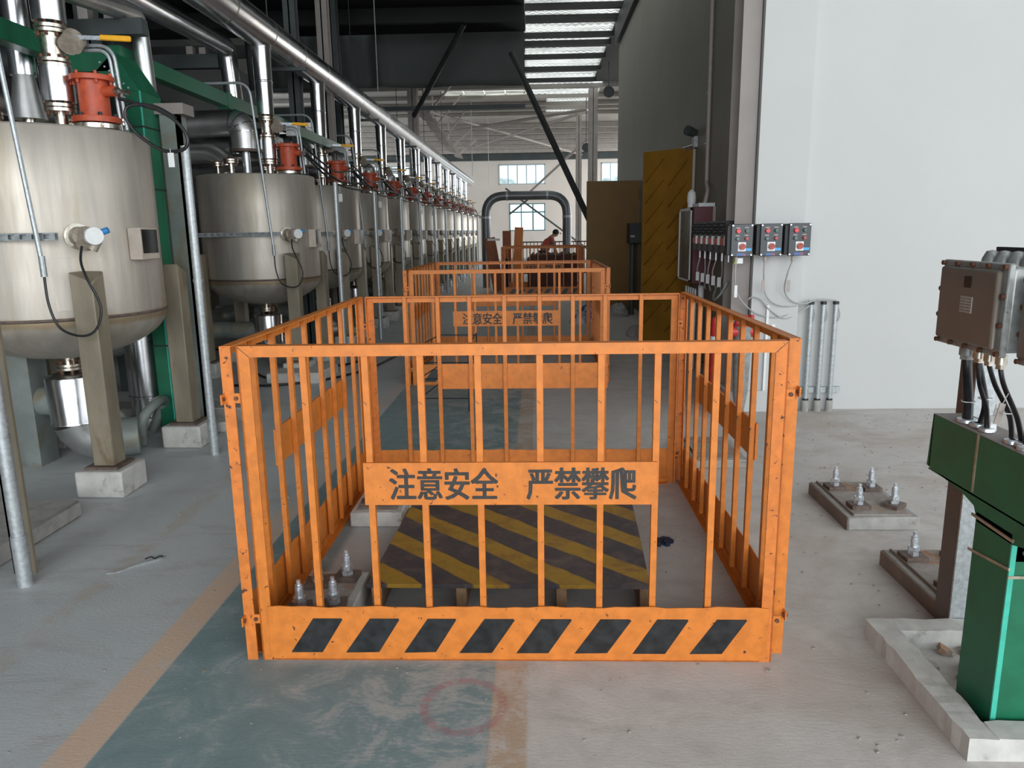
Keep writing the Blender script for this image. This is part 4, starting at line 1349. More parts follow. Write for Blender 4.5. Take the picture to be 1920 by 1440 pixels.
# ================================================================== INSIDE THE FIRST ENCLOSURE
e = empty('timber_cover', (-0.13, 3.41, 0), 'black timber cover with yellow diagonal stripes on short runners', 'cover')
MB().prism([(-0.74, 2.94), (0.465, 2.93), (0.487, 3.365), (-0.722, 3.37)], 'z', 0.112, 0.130).build('board', M['cover'], e)
MB().prism([(-0.722, 3.374), (0.487, 3.369), (0.51, 3.90), (-0.70, 3.91)], 'z', 0.112, 0.130).build('board', M['cover'], e)
for i, xx in enumerate((-0.725, -0.36, 0.07, 0.425)):
    MB().box(xx, 2.95, 0, xx + 0.045, 3.88, 0.112).build('runner', M['wood'], e, 0.003)


def plinth(x0, y0, x1, y1, h, bolts, name_label, form=False):
    e = empty('bolted_plinth', ((x0 + x1) / 2, (y0 + y1) / 2, 0), name_label, 'plinth')
    MB().box(x0, y0, 0, x1, y1, h).build('block', M['conc'] if form else M['white_conc'], e, 0.006)
    MB().box(x0 + 0.035, y0 + 0.03, h, x1 - 0.035, y1 - 0.03, h + 0.006).build('grout_bed', M['conc_dirty'], e)
    if form:
        MB().box(x0 - 0.006, y0 + 0.005, 0, x0 + 0.002, y1 - 0.005, h - 0.004).box(x0 + 0.03, y0 + 0.02, h, x0 + 0.037, y1 - 0.02, h + 0.012).build('form_strip', M['form_edge'], e)
    for (bx, by, a) in bolts:
        z0 = h + 0.006
        w_ = MB().box(bx - 0.05, by - 0.045, z0, bx + 0.05, by + 0.045, z0 + 0.022, Euler((0, 0, a))).build('washer', M['bronze'], e)
        b = MB().hexa((bx, by, z0 + 0.022), 0.026, 0.02, a).hexa((bx, by, z0 + 0.044), 0.026, 0.02, a + 0.3)
        b.cyl((bx, by, z0), (bx, by, z0 + 0.115), 0.0145, 12)
        for q in range(6):
            b.cyl((bx, by, z0 + 0.068 + q * 0.007), (bx, by, z0 + 0.071 + q * 0.007), 0.0165, 12)
        b.cyl((bx, by, z0 + 0.115), (bx, by, z0 + 0.135), 0.009, 8)
        b.build('anchor_bolt', M['zinc'], e)
    return e


plinth(-1.04, 2.62, -0.765, 3.12, 0.10, [(-0.965, 2.98, 0.1), (-0.85, 3.04, -0.1), (-0.97, 2.75, 0.3), (-0.84, 2.78, 0.15)], 'bolted concrete plinth in the near left corner of the nearest enclosure')
plinth(-1.05, 3.88, -0.76, 4.40, 0.085, [(-0.96, 4.0, 0.1), (-0.83, 4.02, 0.3), (-0.96, 4.28, 0.1), (-0.83, 4.26, 0.2)], 'bolted concrete plinth in the far left corner of the nearest enclosure')
plinth(1.655, 3.825, 2.03, 4.41, 0.075, [(1.75, 4.27, 0.05), (1.95, 4.25, 0.0), (1.76, 3.96, 0.0), (1.955, 3.97, 0.65)], 'brown edged bolted plinth on the right, nearer the white wall', True)
plinth(1.645, 2.86, 2.02, 3.42, 0.075, [(1.735, 3.30, 0.05), (1.93, 3.3, 0.1), (1.75, 3.0, 0.1), (1.93, 3.0, 0)], 'brown edged bolted plinth on the right, behind the dark post', True)
plinth(0.88 + 0.17, 4.9, 1.42, 5.5, 0.06, [], 'flat pale plinth beyond the right side of the nearest enclosure', True)
plinth(-1.0, 8.0, -0.62, 8.5, 0.08, [(-0.9, 8.1, 0.1), (-0.72, 8.1, 0.2)], 'bolted plinth inside the second enclosure')
# dark rag on the floor
c = ground(1243, 1018)
mb = MB()
rnd = random.Random(3)
for k in range(9):
    a, b = c.x + rnd.uniform(-0.06, 0.05), c.y + rnd.uniform(-0.03, 0.03)
    mb.box(a - 0.02, b - 0.012, 0, a + 0.02, b + 0.012, 0.012 + rnd.random() * 0.012, Euler((0, 0, rnd.random() * 3)))
M['navy'] = plain('navy_rag', (0.015, 0.02, 0.05), 0.7)
solo(mb, 'rag', 'navy', 'small dark blue rag on the floor right of the striped cover', 'rag')

# rebar stand behind the first enclosure
e = empty('rebar_stand', (-0.87, 7.0, 0), 'little black rebar stand on the green paint behind the nearest enclosure', 'stand')
lx = [(-1.08, 6.62), (-0.63, 6.60), (-0.98, 7.35), (-0.62, 7.33)]
for a, b in lx:
    MB().cyl((a, b, 0), (a + 0.01, b, 0.62), 0.008, 6).build('leg', M['black_steel'], e)
for zz in (0.12, 0.3, 0.45, 0.6):
    MB().tube([(a, b, zz) for a, b in (lx[0], lx[1], lx[3], lx[2], lx[0])], 0.006, 6).build('hoop', M['black_steel'], e)

# ================================================================== RIGHT FOREGROUND
# kerb ring round the foot of the tray
e = empty('kerb_ring', (1.9, 2.4, 0), 'pale concrete kerb ring round the foot of the green tray', 'kerb')
rnd = random.Random(5)


def rough_bar(x0, y0, x1, y1, h, nx, ny, name, mat='conc'):
    mb = MB()
    gx = [x0 + (x1 - x0) * i / nx for i in range(nx + 1)]
    gy = [y0 + (y1 - y0) * i / ny for i in range(ny + 1)]
    J = lambda s_: (rnd.random() - 0.5) * s_
    top = {}
    for i in range(nx + 1):
        for j in range(ny + 1):
            top[i, j] = (gx[i] + J(0.010), gy[j] + J(0.010), h + J(0.005))
    for i in range(nx):
        for j in range(ny):
            mb.add([top[i, j], top[i + 1, j], top[i + 1, j + 1], top[i, j + 1]], [(0, 1, 2, 3)], True)
    for i in range(nx):
        for j, yy in ((0, y0), (ny, y1)):
            mb.add([top[i, j], top[i + 1, j], (gx[i + 1], yy, 0), (gx[i], yy, 0)], [(0, 1, 2, 3)])
    for j in range(ny):
        for i, xx in ((0, x0), (nx, x1)):
            mb.add([top[i, j], top[i, j + 1], (xx, gy[j + 1], 0), (xx, gy[j], 0)], [(0, 1, 2, 3)])
    return mb.build(name, M[mat], e)


rough_bar(1.295, 2.04, 1.385, 2.76, 0.075, 2, 16, 'left_side', 'white_conc')
rough_bar(1.385, 2.04, 2.5, 2.13, 0.075, 24, 2, 'front_side', 'white_conc')
rough_bar(1.385, 2.67, 2.5, 2.76, 0.075, 24, 2, 'back_side', 'white_conc')
mb = MB()
for k in range(46):
    a, b = rnd.uniform(1.40, 1.9), rnd.uniform(2.15, 2.66)
    s_ = rnd.uniform(0.008, 0.03)
    mb.box(a - s_, b - s_, 0, a + s_, b + s_, s_ * 0.9, Euler((rnd.random(), rnd.random(), rnd.random() * 3)))
o = mb.build('rubble', M['conc_dirty'], e)
o['kind'] = 'stuff'
# post carrying the boxes, its shaded faces coloured brown
e = empty('box_post', (1.66, 2.83, 0), 'steel post with a side coloured brown for shade and a pale perforated edge behind the green tray', 'post')
MB().box(1.62, 2.775, 0, 1.632, 2.875, 1.34).build('side_face', M['post_shade'], e)
MB().box(1.62, 2.765, 0, 1.70, 2.777, 1.34).build('front_face', M['galv'], e)
MB().box(1.688, 2.777, 0, 1.70, 2.875, 1.34).build('back_flange', M['post_shade'], e)
MB().box(1.56, 2.80, 0.70, 1.70, 2.86, 0.735).build('cross_arm', M['galv'], e)
# green tray: horizontal arm and the upright that drops into the kerb ring
XT = 1.42
e = empty('cable_tray', (1.5, 2.3, 0), 'large dark green cable tray bent down into the kerb ring, right foreground', 'cable tray')
hz = MB()
# horizontal arm: left face in plane XT, side profile in (y, z)
prof = [(1.60, 0.935), (2.655, 0.935), (2.67, 0.742), (2.44, 0.72), (2.36, 0.70), (2.335, 0.655), (2.15, 0.655), (1.95, 0.70), (1.60, 0.72)]
hz.prism(prof, 'x', XT, XT + 0.006)
hz.box(XT, 1.60, 0.73, XT + 0.115, 2.655, 0.736).box(XT + 0.109, 1.60, 0.735, XT + 0.115, 2.655, 0.935)
hz.box(XT, 2.65, 0.74, XT + 0.115, 2.656, 0.935)
hz.build('arm', M['green'], e)
MB().box(XT, 1.62, 0.934, XT + 0.115, 2.655, 0.938).build('lid', M['column'], e)
MB().box(XT - 0.002, 2.372, 0.74, XT, 2.382, 0.936).build('joint_strip', M['band'], e)
upm = MB().box(XT, 2.15, 0.02, XT + 0.19, 2.345, 0.69)
upm.build('upright', M['green'], e, 0.004)
MB().box(XT + 0.004, 2.15, 0.60, XT + 0.112, 2.34, 0.735).build('collar', M['green'], e)
MB().box(XT - 0.002, 2.146, 0.02, XT + 0.014, 2.152, 0.655).build('edge', M['green_highlight'], e)  # bright strip stands in for the edge highlight
for zz in (0.665, 0.56):
    s_ = MB().box(XT - 0.005, 2.144, zz, XT, 2.36, zz + 0.009, Euler((-0.12 if zz < .6 else 0.02, 0, 0)))
    s_.box(XT - 0.004, 2.143, zz - (0.013 if zz < .6 else 0.0), XT + 0.2, 2.148, zz + (-0.004 if zz < .6 else 0.009))
    s_.build('strap', M['band'], e)
MB().hexa((XT + 0.042, 2.138, 0.63), 0.012, 0.008, 0, 'y').build('screw', M['zinc'], e)
# bushings on the lid with their cables
CB = [(XT + 0.045, 2.525, 0.018), (XT + 0.05, 2.465, 0.014), (XT + 0.04, 2.405, 0.009), (XT + 0.035, 2.262, 0.009), (XT + 0.045, 2.225, 0.009), (XT + 0.03, 2.19, 0.009)]
for (a, b, r_) in CB:
    MB().lathe([(r_, 0.938), (r_ + 0.016, 0.940), (r_ + 0.014, 0.950), (r_, 0.952)], (a, b, 0), 16).build('bushing', M['zinc'], e)


def ex_box(X, y0, y1, z0, z1, label, plate=True, thick=0.075):
    e = empty('junction_box', (X + 0.05, (y0 + y1) / 2, z0), label, 'junction box')
    MB().box(X, y0, z0, X + 0.022, y1, z1).build('cover_flange', M['ex_rim'], e, 0.004)
    MB().box(X - 0.02, y0 + 0.022, z0 + 0.022, X, y1 - 0.018, z1 - 0.022).build('cover', M['ex_box'], e, 0.012, 2)
    MB().box(X + 0.022, y0 + 0.012, z0 + 0.012, X + thick + 0.03, y1 - 0.012, z1 - 0.012).build('body', M['ex_rim'], e, 0.01, 2)
    n1, n2 = 5, 4
    pr = None
    spots = [(y0 + 0.011 + (y1 - y0 - 0.022) * i / (n1 - 1), z) for i in range(n1) for z in (z0 + 0.011, z1 - 0.011)]
    spots += [(y, z0 + 0.011 + (z1 - z0 - 0.022) * i / (n2 - 1)) for i in range(1, n2 - 1) for y in (y0 + 0.011, y1 - 0.009)]
    for (yy, zz) in spots:
        if pr is None:
            pr = MB().cyl((X - 0.012, yy, zz), (X + 0.001, yy, zz), 0.0085, 10).build('bolt', M['rust_bolt'], e)
            by, bz = yy, zz
        else:
            c_ = pr.copy()
            C.objects.link(c_)
            c_.parent = e
            c_.location = (pr.location.x, pr.location.y + yy - by, pr.location.z + zz - bz)
    if plate:
        ym = (y0 + y1) / 2
        MB().box(X - 0.0225, ym - 0.03, z1 - 0.087, X - 0.0195, ym + 0.012, z1 - 0.049).build('sight_glass', M['smoked'], e)
        lb = MB().box(X - 0.0225, ym - 0.045, z1 - 0.172, X - 0.0195, ym + 0.025, z1 - 0.117).build('rating_plate', M['label'], e)
        rows = MB()
        for k in range(5):
            for q in (0, 1):
                rows.box(X - 0.0232, ym - 0.04 + q * 0.034, z1 - 0.166 + k * 0.010, X - 0.0224, ym - 0.012 + q * 0.034, z1 - 0.163 + k * 0.010)
        rows.build('print', M['ex_box'], lb)
    return e


b1 = ex_box(1.48, 2.415, 2.80, 1.178, 1.478, 'taupe cast junction box with rating plate on the dark post', True, 0.045)
for (yy, r_) in ((2.68, 0.020), (2.61, 0.012), (2.55, 0.010), (2.485, 0.010)):
    MB().cyl((1.53, yy, 1.178), (1.53, yy, 1.145), r_ + 0.008, 12).hexa((1.53, yy, 1.130), r_ + 0.006, 0.016).build('gland', M['ex_rim'] if yy > 2.65 else M['flange'], b1)
b2 = ex_box(1.53, 2.10, 2.405, 1.16, 1.44, 'second junction box cut off by the right edge of the photo', False)
for (yy, r_) in ((2.33, 0.013), (2.27, 0.013)):
    MB().cyl((1.575, yy, 1.16), (1.575, yy, 1.13), r_ + 0.008, 12).build('gland', M['ex_rim'], b2)
# spare glands and flat bar behind the boxes
e = empty('gland_rail', (1.68, 2.6, 1.44), 'dark flat bar with grey domed glands behind the junction boxes', 'rail')
MB().box(1.66, 2.2, 1.488, 1.675, 2.80, 1.52).build('bar', M['black_steel'], e)
for k in range(5):
    yy = 2.78 - k * 0.075
    MB().lathe([(0, 0.03), (0.018, 0.026), (0.03, 0.0), (0.032, -0.02), (0, -0.021)], (1.635, yy, 1.48), 14).build('dome', M['ex_rim'], e)
# cables from box to tray
paths = [([(1.53, 2.68, 1.14), (1.525, 2.66, 1.08), (1.49, 2.575, 1.0), (CB[0][0], CB[0][1], 0.93)], 0.0165, 'thickest black cable between the junction box and the green tray'),
         ([(1.53, 2.61, 1.135), (1.535, 2.59, 1.08), (1.51, 2.51, 1.0), (CB[1][0], CB[1][1], 0.93)], 0.0105, 'black cable in front of the dark post above the green tray'),
         ([(1.53, 2.613, 1.135), (1.52, 2.57, 1.06), (1.48, 2.45, 1.0), (CB[2][0], CB[2][1], 0.93)], 0.008, 'black cable over the pale edge of the post'),
         ([(1.53, 2.55, 1.135), (1.53, 2.50, 1.07), (1.50, 2.36, 1.0), (CB[3][0], CB[3][1], 0.93)], 0.008, 'black cable slanting right past the paper tags'),
         ([(1.53, 2.485, 1.135), (1.53, 2.455, 1.08), (1.50, 2.32, 1.0), (CB[4][0], CB[4][1], 0.93)], 0.008, 'black cable crossing the other just left of the second box'),
         ([(1.575, 2.33, 1.135), (1.555, 2.34, 1.07), (1.50, 2.27, 1.0), (CB[5][0], CB[5][1], 0.93)], 0.008, 'black cable coming down from the second junction box')]
for pts, r_, lb in paths:
    solo(MB().tube(smooth_path(pts, 8), r_, 10), 'power_cable', 'rubber', lb, 'cable')
for i, (px_, py_, q_) in enumerate(((1874, 776, 0.25), (1862, 798, -0.1))):
    d = fw * FPX + RR * (px_ - 960) + UU * (720 - py_)
    c = CAM + d * ((XT + 0.06) / d.x)
    o = MB().box(-0.012, -0.002, -0.035, 0.012, 0.002, 0.035).cyl((0, 0, 0.035), (0.01, 0, 0.07), 0.0015, 5)
    ob = o.build('paper_tag', 'label' if i == 0 else 'white_tag')
    ob.location = c
    ob.rotation_euler = (0, q_, 0.3)
    tag(ob, ['grey paper tag tied to the cables above the green tray', 'white paper tag tied lower on the cables above the green tray'][i], 'tag')
# cable ties
for i, (yy, zz, xx) in enumerate(((2.575, 1.00, 1.49), (2.53, 1.02, 1.52), (2.37, 1.01, 1.50))):
    solo(MB().tube([(xx + 0.022 * math.cos(t_ * PI / 4), yy + 0.022 * math.sin(t_ * PI / 4), zz) for t_ in range(9)], 0.0018, 5), 'cable_tie', 'white_tag', ['white tie round the thickest black cable', 'white tie round the cable in front of the dark post', 'white tie where the thin cables cross'][i], 'cable tie')

# ================================================================== WALL EQUIPMENT
# three control stations on the pier and white wall
def station(x, y, z, label):
    e = empty('control_station', (x, y, z), label, 'control box', 'control stations on the white wall')
    W_, Hh, D_ = 0.178, 0.262, 0.10
    MB().box(x - W_ / 2 - 0.03, y + 0.02, z + 0.01, x + W_ / 2, y + D_, z + Hh - 0.01).build('body', M['black_steel'], e, 0.004)
    MB().box(x - W_ / 2, y, z, x + W_ / 2, y + 0.022, z + Hh).build('face_plate', M['station'], e, 0.004)
    for (dx, dz, mt, r_) in ((-0.035, 0.205, 'btn_red', 0.019), (0.035, 0.207, 'btn_green', 0.015), (-0.038, 0.143, 'btn_grey', 0.015), (0.035, 0.145, 'btn_pink', 0.015)):
        MB().cyl((x + dx, y, z + dz), (x + dx, y - 0.022, z + dz), r_, 16, r_ * 0.9).build('button', M[mt], e)
        MB().box(x + dx - 0.016, y - 0.002, z + dz + 0.021, x + dx + 0.016, y, z + dz + 0.030).build('button_label', M['label'], e)
    sw = MB().box(x - 0.032, y - 0.004, z + 0.042, x + 0.032, y, z + 0.115).build('switch_plate', M['white_tag'], e)
    MB().cyl((x + 0.002, y - 0.004, z + 0.079), (x + 0.002, y - 0.02, z + 0.079), 0.026, 18).build('switch_dial', M['btn_pink'], sw)
    MB().box(x - 0.022, y - 0.028, z + 0.071, x + 0.024, y - 0.02, z + 0.086, Euler((0, -0.6, 0))).build('switch_knob', M['red'], sw)
    MB().box(x + 0.034, y - 0.002, z + 0.045, x + 0.08, y, z + 0.066).build('blue_label', M['label_blue'], e)
    nl = MB().box(x - 0.04, y - 0.002, z + 0.004, x + 0.035, y, z + 0.027).build('name_label', M['label_navy'], e)
    MB().box(x + 0.012, y - 0.0025, z + 0.006, x + 0.022, y - 0.0015, z + 0.025).box(x + 0.026, y - 0.0025, z + 0.006, x + 0.033, y - 0.0015, z + 0.025).build('name_print', M['btn_pink'], nl)
    for (dx, dz) in ((-0.078, 0.012), (0.078, 0.012), (-0.078, 0.25), (0.078, 0.25)):
        MB().cyl((x + dx, y, z + dz), (x + dx, y - 0.005, z + dz), 0.007, 8).build('screw', M['zinc'], e)
    MB().cyl((x - 0.03, y + 0.05, z - 0.045), (x - 0.03, y + 0.05, z + 0.01), 0.014, 10).build('gland', M['label'], e)
    return e


SX = [1.682, 1.920, 2.150]
for i, xx in enumerate(SX):
    station(xx, 6.30, 1.37, ['black control station left of three with lime tag below', 'middle one of the three black control stations facing the camera', 'rightmost black control station on the white wall'][i])
solo(MB().box(1.60, 6.42, 1.44, 2.26, 6.50, 1.47).box(1.60, 6.42, 1.60, 2.26, 6.50, 1.63), 'mounting_rail', 'black_steel', 'black double rail behind the three control stations', 'rail')
e = empty('isolator', (1.70, 6.36, 1.31), 'small white isolator with a lime side under the left control station', 'switch')
MB().box(1.64, 6.35, 1.31, 1.665, 6.40, 1.355).build('lime_side', M['lime'], e)
MB().box(1.665, 6.35, 1.31, 1.71, 6.40, 1.355).build('case', M['white_tag'], e)
# row of narrow stations facing the aisle
for i in range(6):
    y0 = 6.78 + i * 0.24
    e = empty('motor_switch', (1.72, y0, 1.4), '%s narrow black switch with a red band in the row on the corridor side' % ORD[i], 'control box', 'narrow switches in a row beside the column')
    MB().box(1.66, y0, 1.38, 1.78, y0 + 0.17, 1.665).build('body', M['station'], e, 0.004)
    MB().box(1.652, y0 + 0.01, 1.455, 1.659, y0 + 0.16, 1.51).build('red_band', M['btn_red'], e)
    MB().box(1.648, y0 - 0.012, 1.45, 1.675, y0 - 0.001, 1.53).build('white_lever', M['white_tag'], e)
    for zz in (1.57, 1.625):
        MB().cyl((1.66, y0 + 0.085, zz), (1.625, y0 + 0.085, zz), 0.022, 12).build('button', M['black_steel'], e)
    MB().cyl((1.72, y0 + 0.08, 1.30), (1.72, y0 + 0.08, 1.38), 0.014, 8).build('gland', M['zinc'], e)
    pts = smooth_path([(1.72, y0 + 0.08, 1.30), (1.71 + 0.02 * math.sin(i * 2), y0 + 0.10, 1.18), (1.73, y0 + 0.14 + 0.03 * (i % 2), 1.08), (1.76, y0 + 0.2, 0.98)], 4)
    c = MB().tube(pts, 0.007, 6)
    solo(c, 'switch_cable', 'grey_cable', 'grey cable below the %s narrow switch of the row' % ORD[i], 'cable', 'cables under the narrow switches')
    solo(MB().box(1.685, y0 + 0.09, 1.06, 1.72, y0 + 0.094, 1.15), 'cable_tag', 'white_tag', 'white tag under the %s narrow switch of the row' % ORD[i], 'tag', 'tags under the narrow switches')
solo(MB().box(1.78, 6.75, 1.62, 1.80, 8.3, 1.66).box(1.78, 6.75, 1.42, 1.80, 8.3, 1.46).box(1.80, 7.0, 1.62, 2.0, 7.03, 1.66).box(1.80, 8.2, 1.42, 2.0, 8.23, 1.66), 'mounting_rail', 'black_steel', 'black double rail carrying the row of narrow switches', 'rail')
solo(MB().tube(smooth_path([(1.76, 7.4, 1.05), (1.68, 7.2, 0.98), (1.64, 7.0, 0.95), (1.66, 6.85, 1.02), (1.70, 6.8, 1.12), (1.74, 6.95, 1.12)], 6), 0.010, 8), 'cable_loop', 'grey_cable', 'pale grey cable loop below the row of narrow switches', 'cable')
# maroon cabinet
e = empty('wall_cabinet', (1.87, 8.95, 1.0), 'maroon wall cabinet with a white framed dark pane, before the ridged door', 'cabinet')
MB().box(1.745, 8.58, 0.99, 1.985, 9.3, 1.84).build('body', M['maroon'], e, 0.006)
pn = MB().box(1.722, 8.60, 1.02, 1.745, 9.28, 1.81).build('door', M['screen'], e, 0.003)
MB().box(1.715, 8.585, 1.01, 1.724, 8.625, 1.83).box(1.715, 9.25, 1.01, 1.724, 9.29, 1.83).box(1.715, 8.585, 1.01, 1.724, 9.29, 1.03).box(1.715, 8.585, 1.80, 1.724, 9.29, 1.83).build('frame', M['white_tag'], pn)
MB().box(1.80, 8.6, 1.84, 1.98, 8.95, 1.88).build('top_gland_strip', M['white_tag'], e)
MB().box(1.955, 8.57, 1.25, 1.985, 8.58, 1.84).build('side_strip', M['label'], e)
e = empty('beacon_lamp', (1.80, 9.0, 1.84), 'clear glass beacon lamp on top of the maroon cabinet', 'lamp')
MB().cyl((1.80, 9.0, 1.84), (1.80, 9.0, 1.90), 0.045, 14).build('base', M['white_tag'], e)
MB().lathe([(0.05, 0), (0.052, 0.06), (0.045, 0.11), (0.02, 0.14), (0, 0.145)], (1.80, 9.0, 1.90), 16).build('dome', M['white_tag'], e)
for i in range(5):
    yy = 8.62 + i * 0.13
    solo(MB().cyl((1.80, yy, 0.0), (1.80, yy, 0.93), 0.02, 10).cyl((1.80, yy, 0.70), (1.80, yy, 0.73), 0.026, 10), 'cabinet_conduit', 'galv', '%s grey conduit rising from the floor to the maroon cabinet, counted from the camera' % ORD[i], 'conduit', 'conduits under the maroon cabinet')
solo(MB().cyl((1.82, 8.42, 0), (1.82, 8.42, 0.98), 0.032, 12), 'cabinet_conduit', 'white_tag', 'thicker white conduit right of the grey ones below the cabinet', 'conduit')
# wall conduits and camera-like lamp above
e = empty('wall_conduit', (1.95, 9.0, 1.9), 'long grey conduit climbing the grey wall from the maroon cabinet', 'conduit')
MB().tube(bend([(1.90, 8.75, 1.88), (1.93, 8.75, 2.02), (1.965, 9.0, 2.12), (1.965, 9.05, 5.9)], 0.06, 4), 0.024, 10).build('tube', M['label'], e)
for zz in (2.55, 3.1, 4.2):
    MB().box(1.94, 9.02, zz, 1.99, 9.10, zz + 0.015).build('saddle', M['galv'], e)
solo(MB().cyl((1.965, 9.75, 1.9), (1.965, 9.75, 2.62), 0.02, 10), 'wall_conduit', 'label', 'short grey conduit between the cabinet and the horn lamp', 'conduit')
e = empty('horn_lamp', (1.93, 9.7, 2.6), 'small grey lamp and bracket on the grey wall above the ridged door', 'lamp')
MB().cyl((1.96, 9.7, 2.75), (1.84, 9.62, 2.78), 0.05, 14, 0.06).build('head', M['beam'], e)
MB().box(1.93, 9.66, 2.58, 1.99, 9.76, 2.72).build('junction_case', M['ex_rim'], e, 0.006)
MB().tube([(1.96, 9.72, 2.60), (1.86, 9.9, 2.58), (1.80, 10.0, 2.55)], 0.03, 10).build('neck', M['flange'], e)
solo(MB().box(1.86, 7.18, 2.32, 1.99, 7.21, 2.36), 'wall_bracket', 'white_tag', 'short white bracket on the grey wall beside the taupe column', 'bracket')
# door closer block and black cabinet by the flat door
e = empty('wall_box', (1.85, 14.3, 1.4), 'black box with a pale handle beside the flat ochre door', 'box')
MB().box(1.70, 14.1, 1.35, 1.98, 14.5, 1.72).build('case', M['black_steel'], e, 0.01)
MB().box(1.72, 14.08, 1.46, 1.80, 14.11, 1.50).build('pull', M['label'], e)
solo(MB().cyl((1.80, 14.4, 0), (1.80, 14.4, 1.35), 0.05, 12), 'drop_pipe', 'beam', 'dark pipe below the black box by the flat ochre door', 'pipe')
# hydrant: red standpipe and valve head
e = empty('fire_standpipe', (1.58, 6.62, 0), 'slim red standpipe beside the white plinth', 'pipe')
MB().cyl((1.58, 6.66, 0), (1.58, 6.66, 0.78), 0.038, 14).build('pipe', M['fire_red'], e)
MB().cyl((1.58, 6.66, 0.62), (1.58, 6.66, 0.66), 0.043, 14).build('coupling', M['white_tag'], e)
MB().lathe([(0.038, 0.78), (0.03, 0.82), (0.0, 0.84)], (1.58, 6.66, 0), 14).build('cap', M['fire_red'], e)
e = empty('fire_hydrant', (1.74, 6.40, 0.7), 'red hydrant valve head with a handwheel in front of the column', 'hydrant')
MB().lathe([(0.03, 0.0), (0.06, 0.2), (0.075, 0.62), (0.07, 0.75), (0.085, 0.78), (0.085, 0.80), (0.04, 0.82), (0.0, 0.83)], (1.74, 6.36, 0), 18).build('body', M['ex_rim'], e)
MB().cyl((1.74, 6.36, 0.79), (1.74, 6.36, 0.81), 0.09, 18).cyl((1.62, 6.36, 0.74), (1.84, 6.36, 0.74), 0.05, 14).build('head', M['fire_red'], e)
for dx in (-0.05, 0.02, 0.07):
    MB().cyl((1.74 + dx, 6.36, 0.81), (1.74 + dx, 6.36, 0.88), 0.02, 10).build('stud', M['fire_red'], e)
# three floor conduits with wall bar
for i, (xb, xt) in enumerate(((2.405, 2.355), (2.515, 2.46), (2.625, 2.568))):
    e = empty('floor_conduit', (xb, 6.53, 0), '%s of three galvanised conduits standing at the white wall' % ['left', 'middle', 'right'][i], 'conduit', 'conduits at the foot of the white wall')
    MB().cyl((2.36 + i * 0.105, 6.53, 0), (2.36 + i * 0.105, 6.53, 0.95), 0.022, 12).build('tube', M['galv'], e)
    MB().cyl((2.36 + i * 0.105, 6.53, 0), (2.36 + i * 0.105, 6.53, 0.10), 0.032, 12, 0.03).build('sleeve', M['conc'], e)
    MB().cyl((2.36 + i * 0.105, 6.53, 0.10), (2.36 + i * 0.105, 6.53, 0.115), 0.027, 12).cyl((2.36 + i * 0.105, 6.53, 0.945), (2.36 + i * 0.105, 6.53, 0.97), 0.026, 12).build('ring', M['black_steel'], e)
    MB().tube(smooth_path([(2.36 + i * .105, 6.53, 0.97), (2.385 + i * .105, 6.52, 0.90), (2.39 + i * .105, 6.51, 0.84), (2.375 + i * .105, 6.51, 0.80)], 4), 0.006, 6).build('earth_wire', M['grey_cable'], e)
solo(MB().box(2.26, 6.555, 0.16, 2.67, 6.60, 0.21), 'wall_bar', 'galv', 'galvanised bar behind the three floor conduits', 'bar')
cab = [([(1.652, 6.35, 1.33), (1.655, 6.36, 1.18), (1.69, 6.4, 1.05), (1.80, 6.46, 0.93), (1.93, 6.47, 0.86), (2.12, 6.5, 0.85), (2.34, 6.53, 0.985)], 'grey cable from the left control station to the left floor conduit'),
       ([(1.89, 6.35, 1.33), (1.895, 6.37, 1.2), (1.93, 6.42, 1.05), (2.03, 6.46, 0.96), (2.2, 6.5, 0.935), (2.44, 6.53, 0.985)], 'grey cable from the middle control station to the middle floor conduit'),
       ([(2.12, 6.35, 1.33), (2.09, 6.37, 1.22), (2.09, 6.42, 1.08), (2.16, 6.46, 0.99), (2.28, 6.5, 0.955), (2.42, 6.52, 0.985), (2.57, 6.53, 0.975)], 'grey cable from the right control station to the right floor conduit'),
       ([(1.80, 6.46, 1.0), (1.83, 6.46, 1.02), (1.9, 6.46, 1.0), (2.0, 6.47, 0.90), (2.15, 6.5, 0.83), (2.35, 6.52, 0.94)], 'thin looped grey cable sagging lowest along the white pier')]
for pts, lb in cab:
    solo(MB().tube(smooth_path(pts, 7), 0.0065, 6), 'wall_cable', 'grey_cable', lb, 'cable')
for i, (xx, zz) in enumerate(((1.66, 1.08), (1.885, 1.12), (2.095, 1.12))):
    solo(MB().box(xx - 0.012, 6.34, zz - 0.05, xx + 0.012, 6.345, zz + 0.05), 'cable_tag', 'white_tag' if i == 0 else 'label', ['white tag hanging under the left control station', 'grey tag on the cable under the middle control station', 'grey tag on the cable under the right control station'][i], 'tag')
solo(MB().box(2.02, 6.49, 0.74, 2.05, 6.5, 0.78).box(1.965, 6.47, 0.2, 1.985, 6.5, 0.95), 'conduit_strip', 'white_tag', 'white strip running down the pier left of the three floor conduits', 'strip')

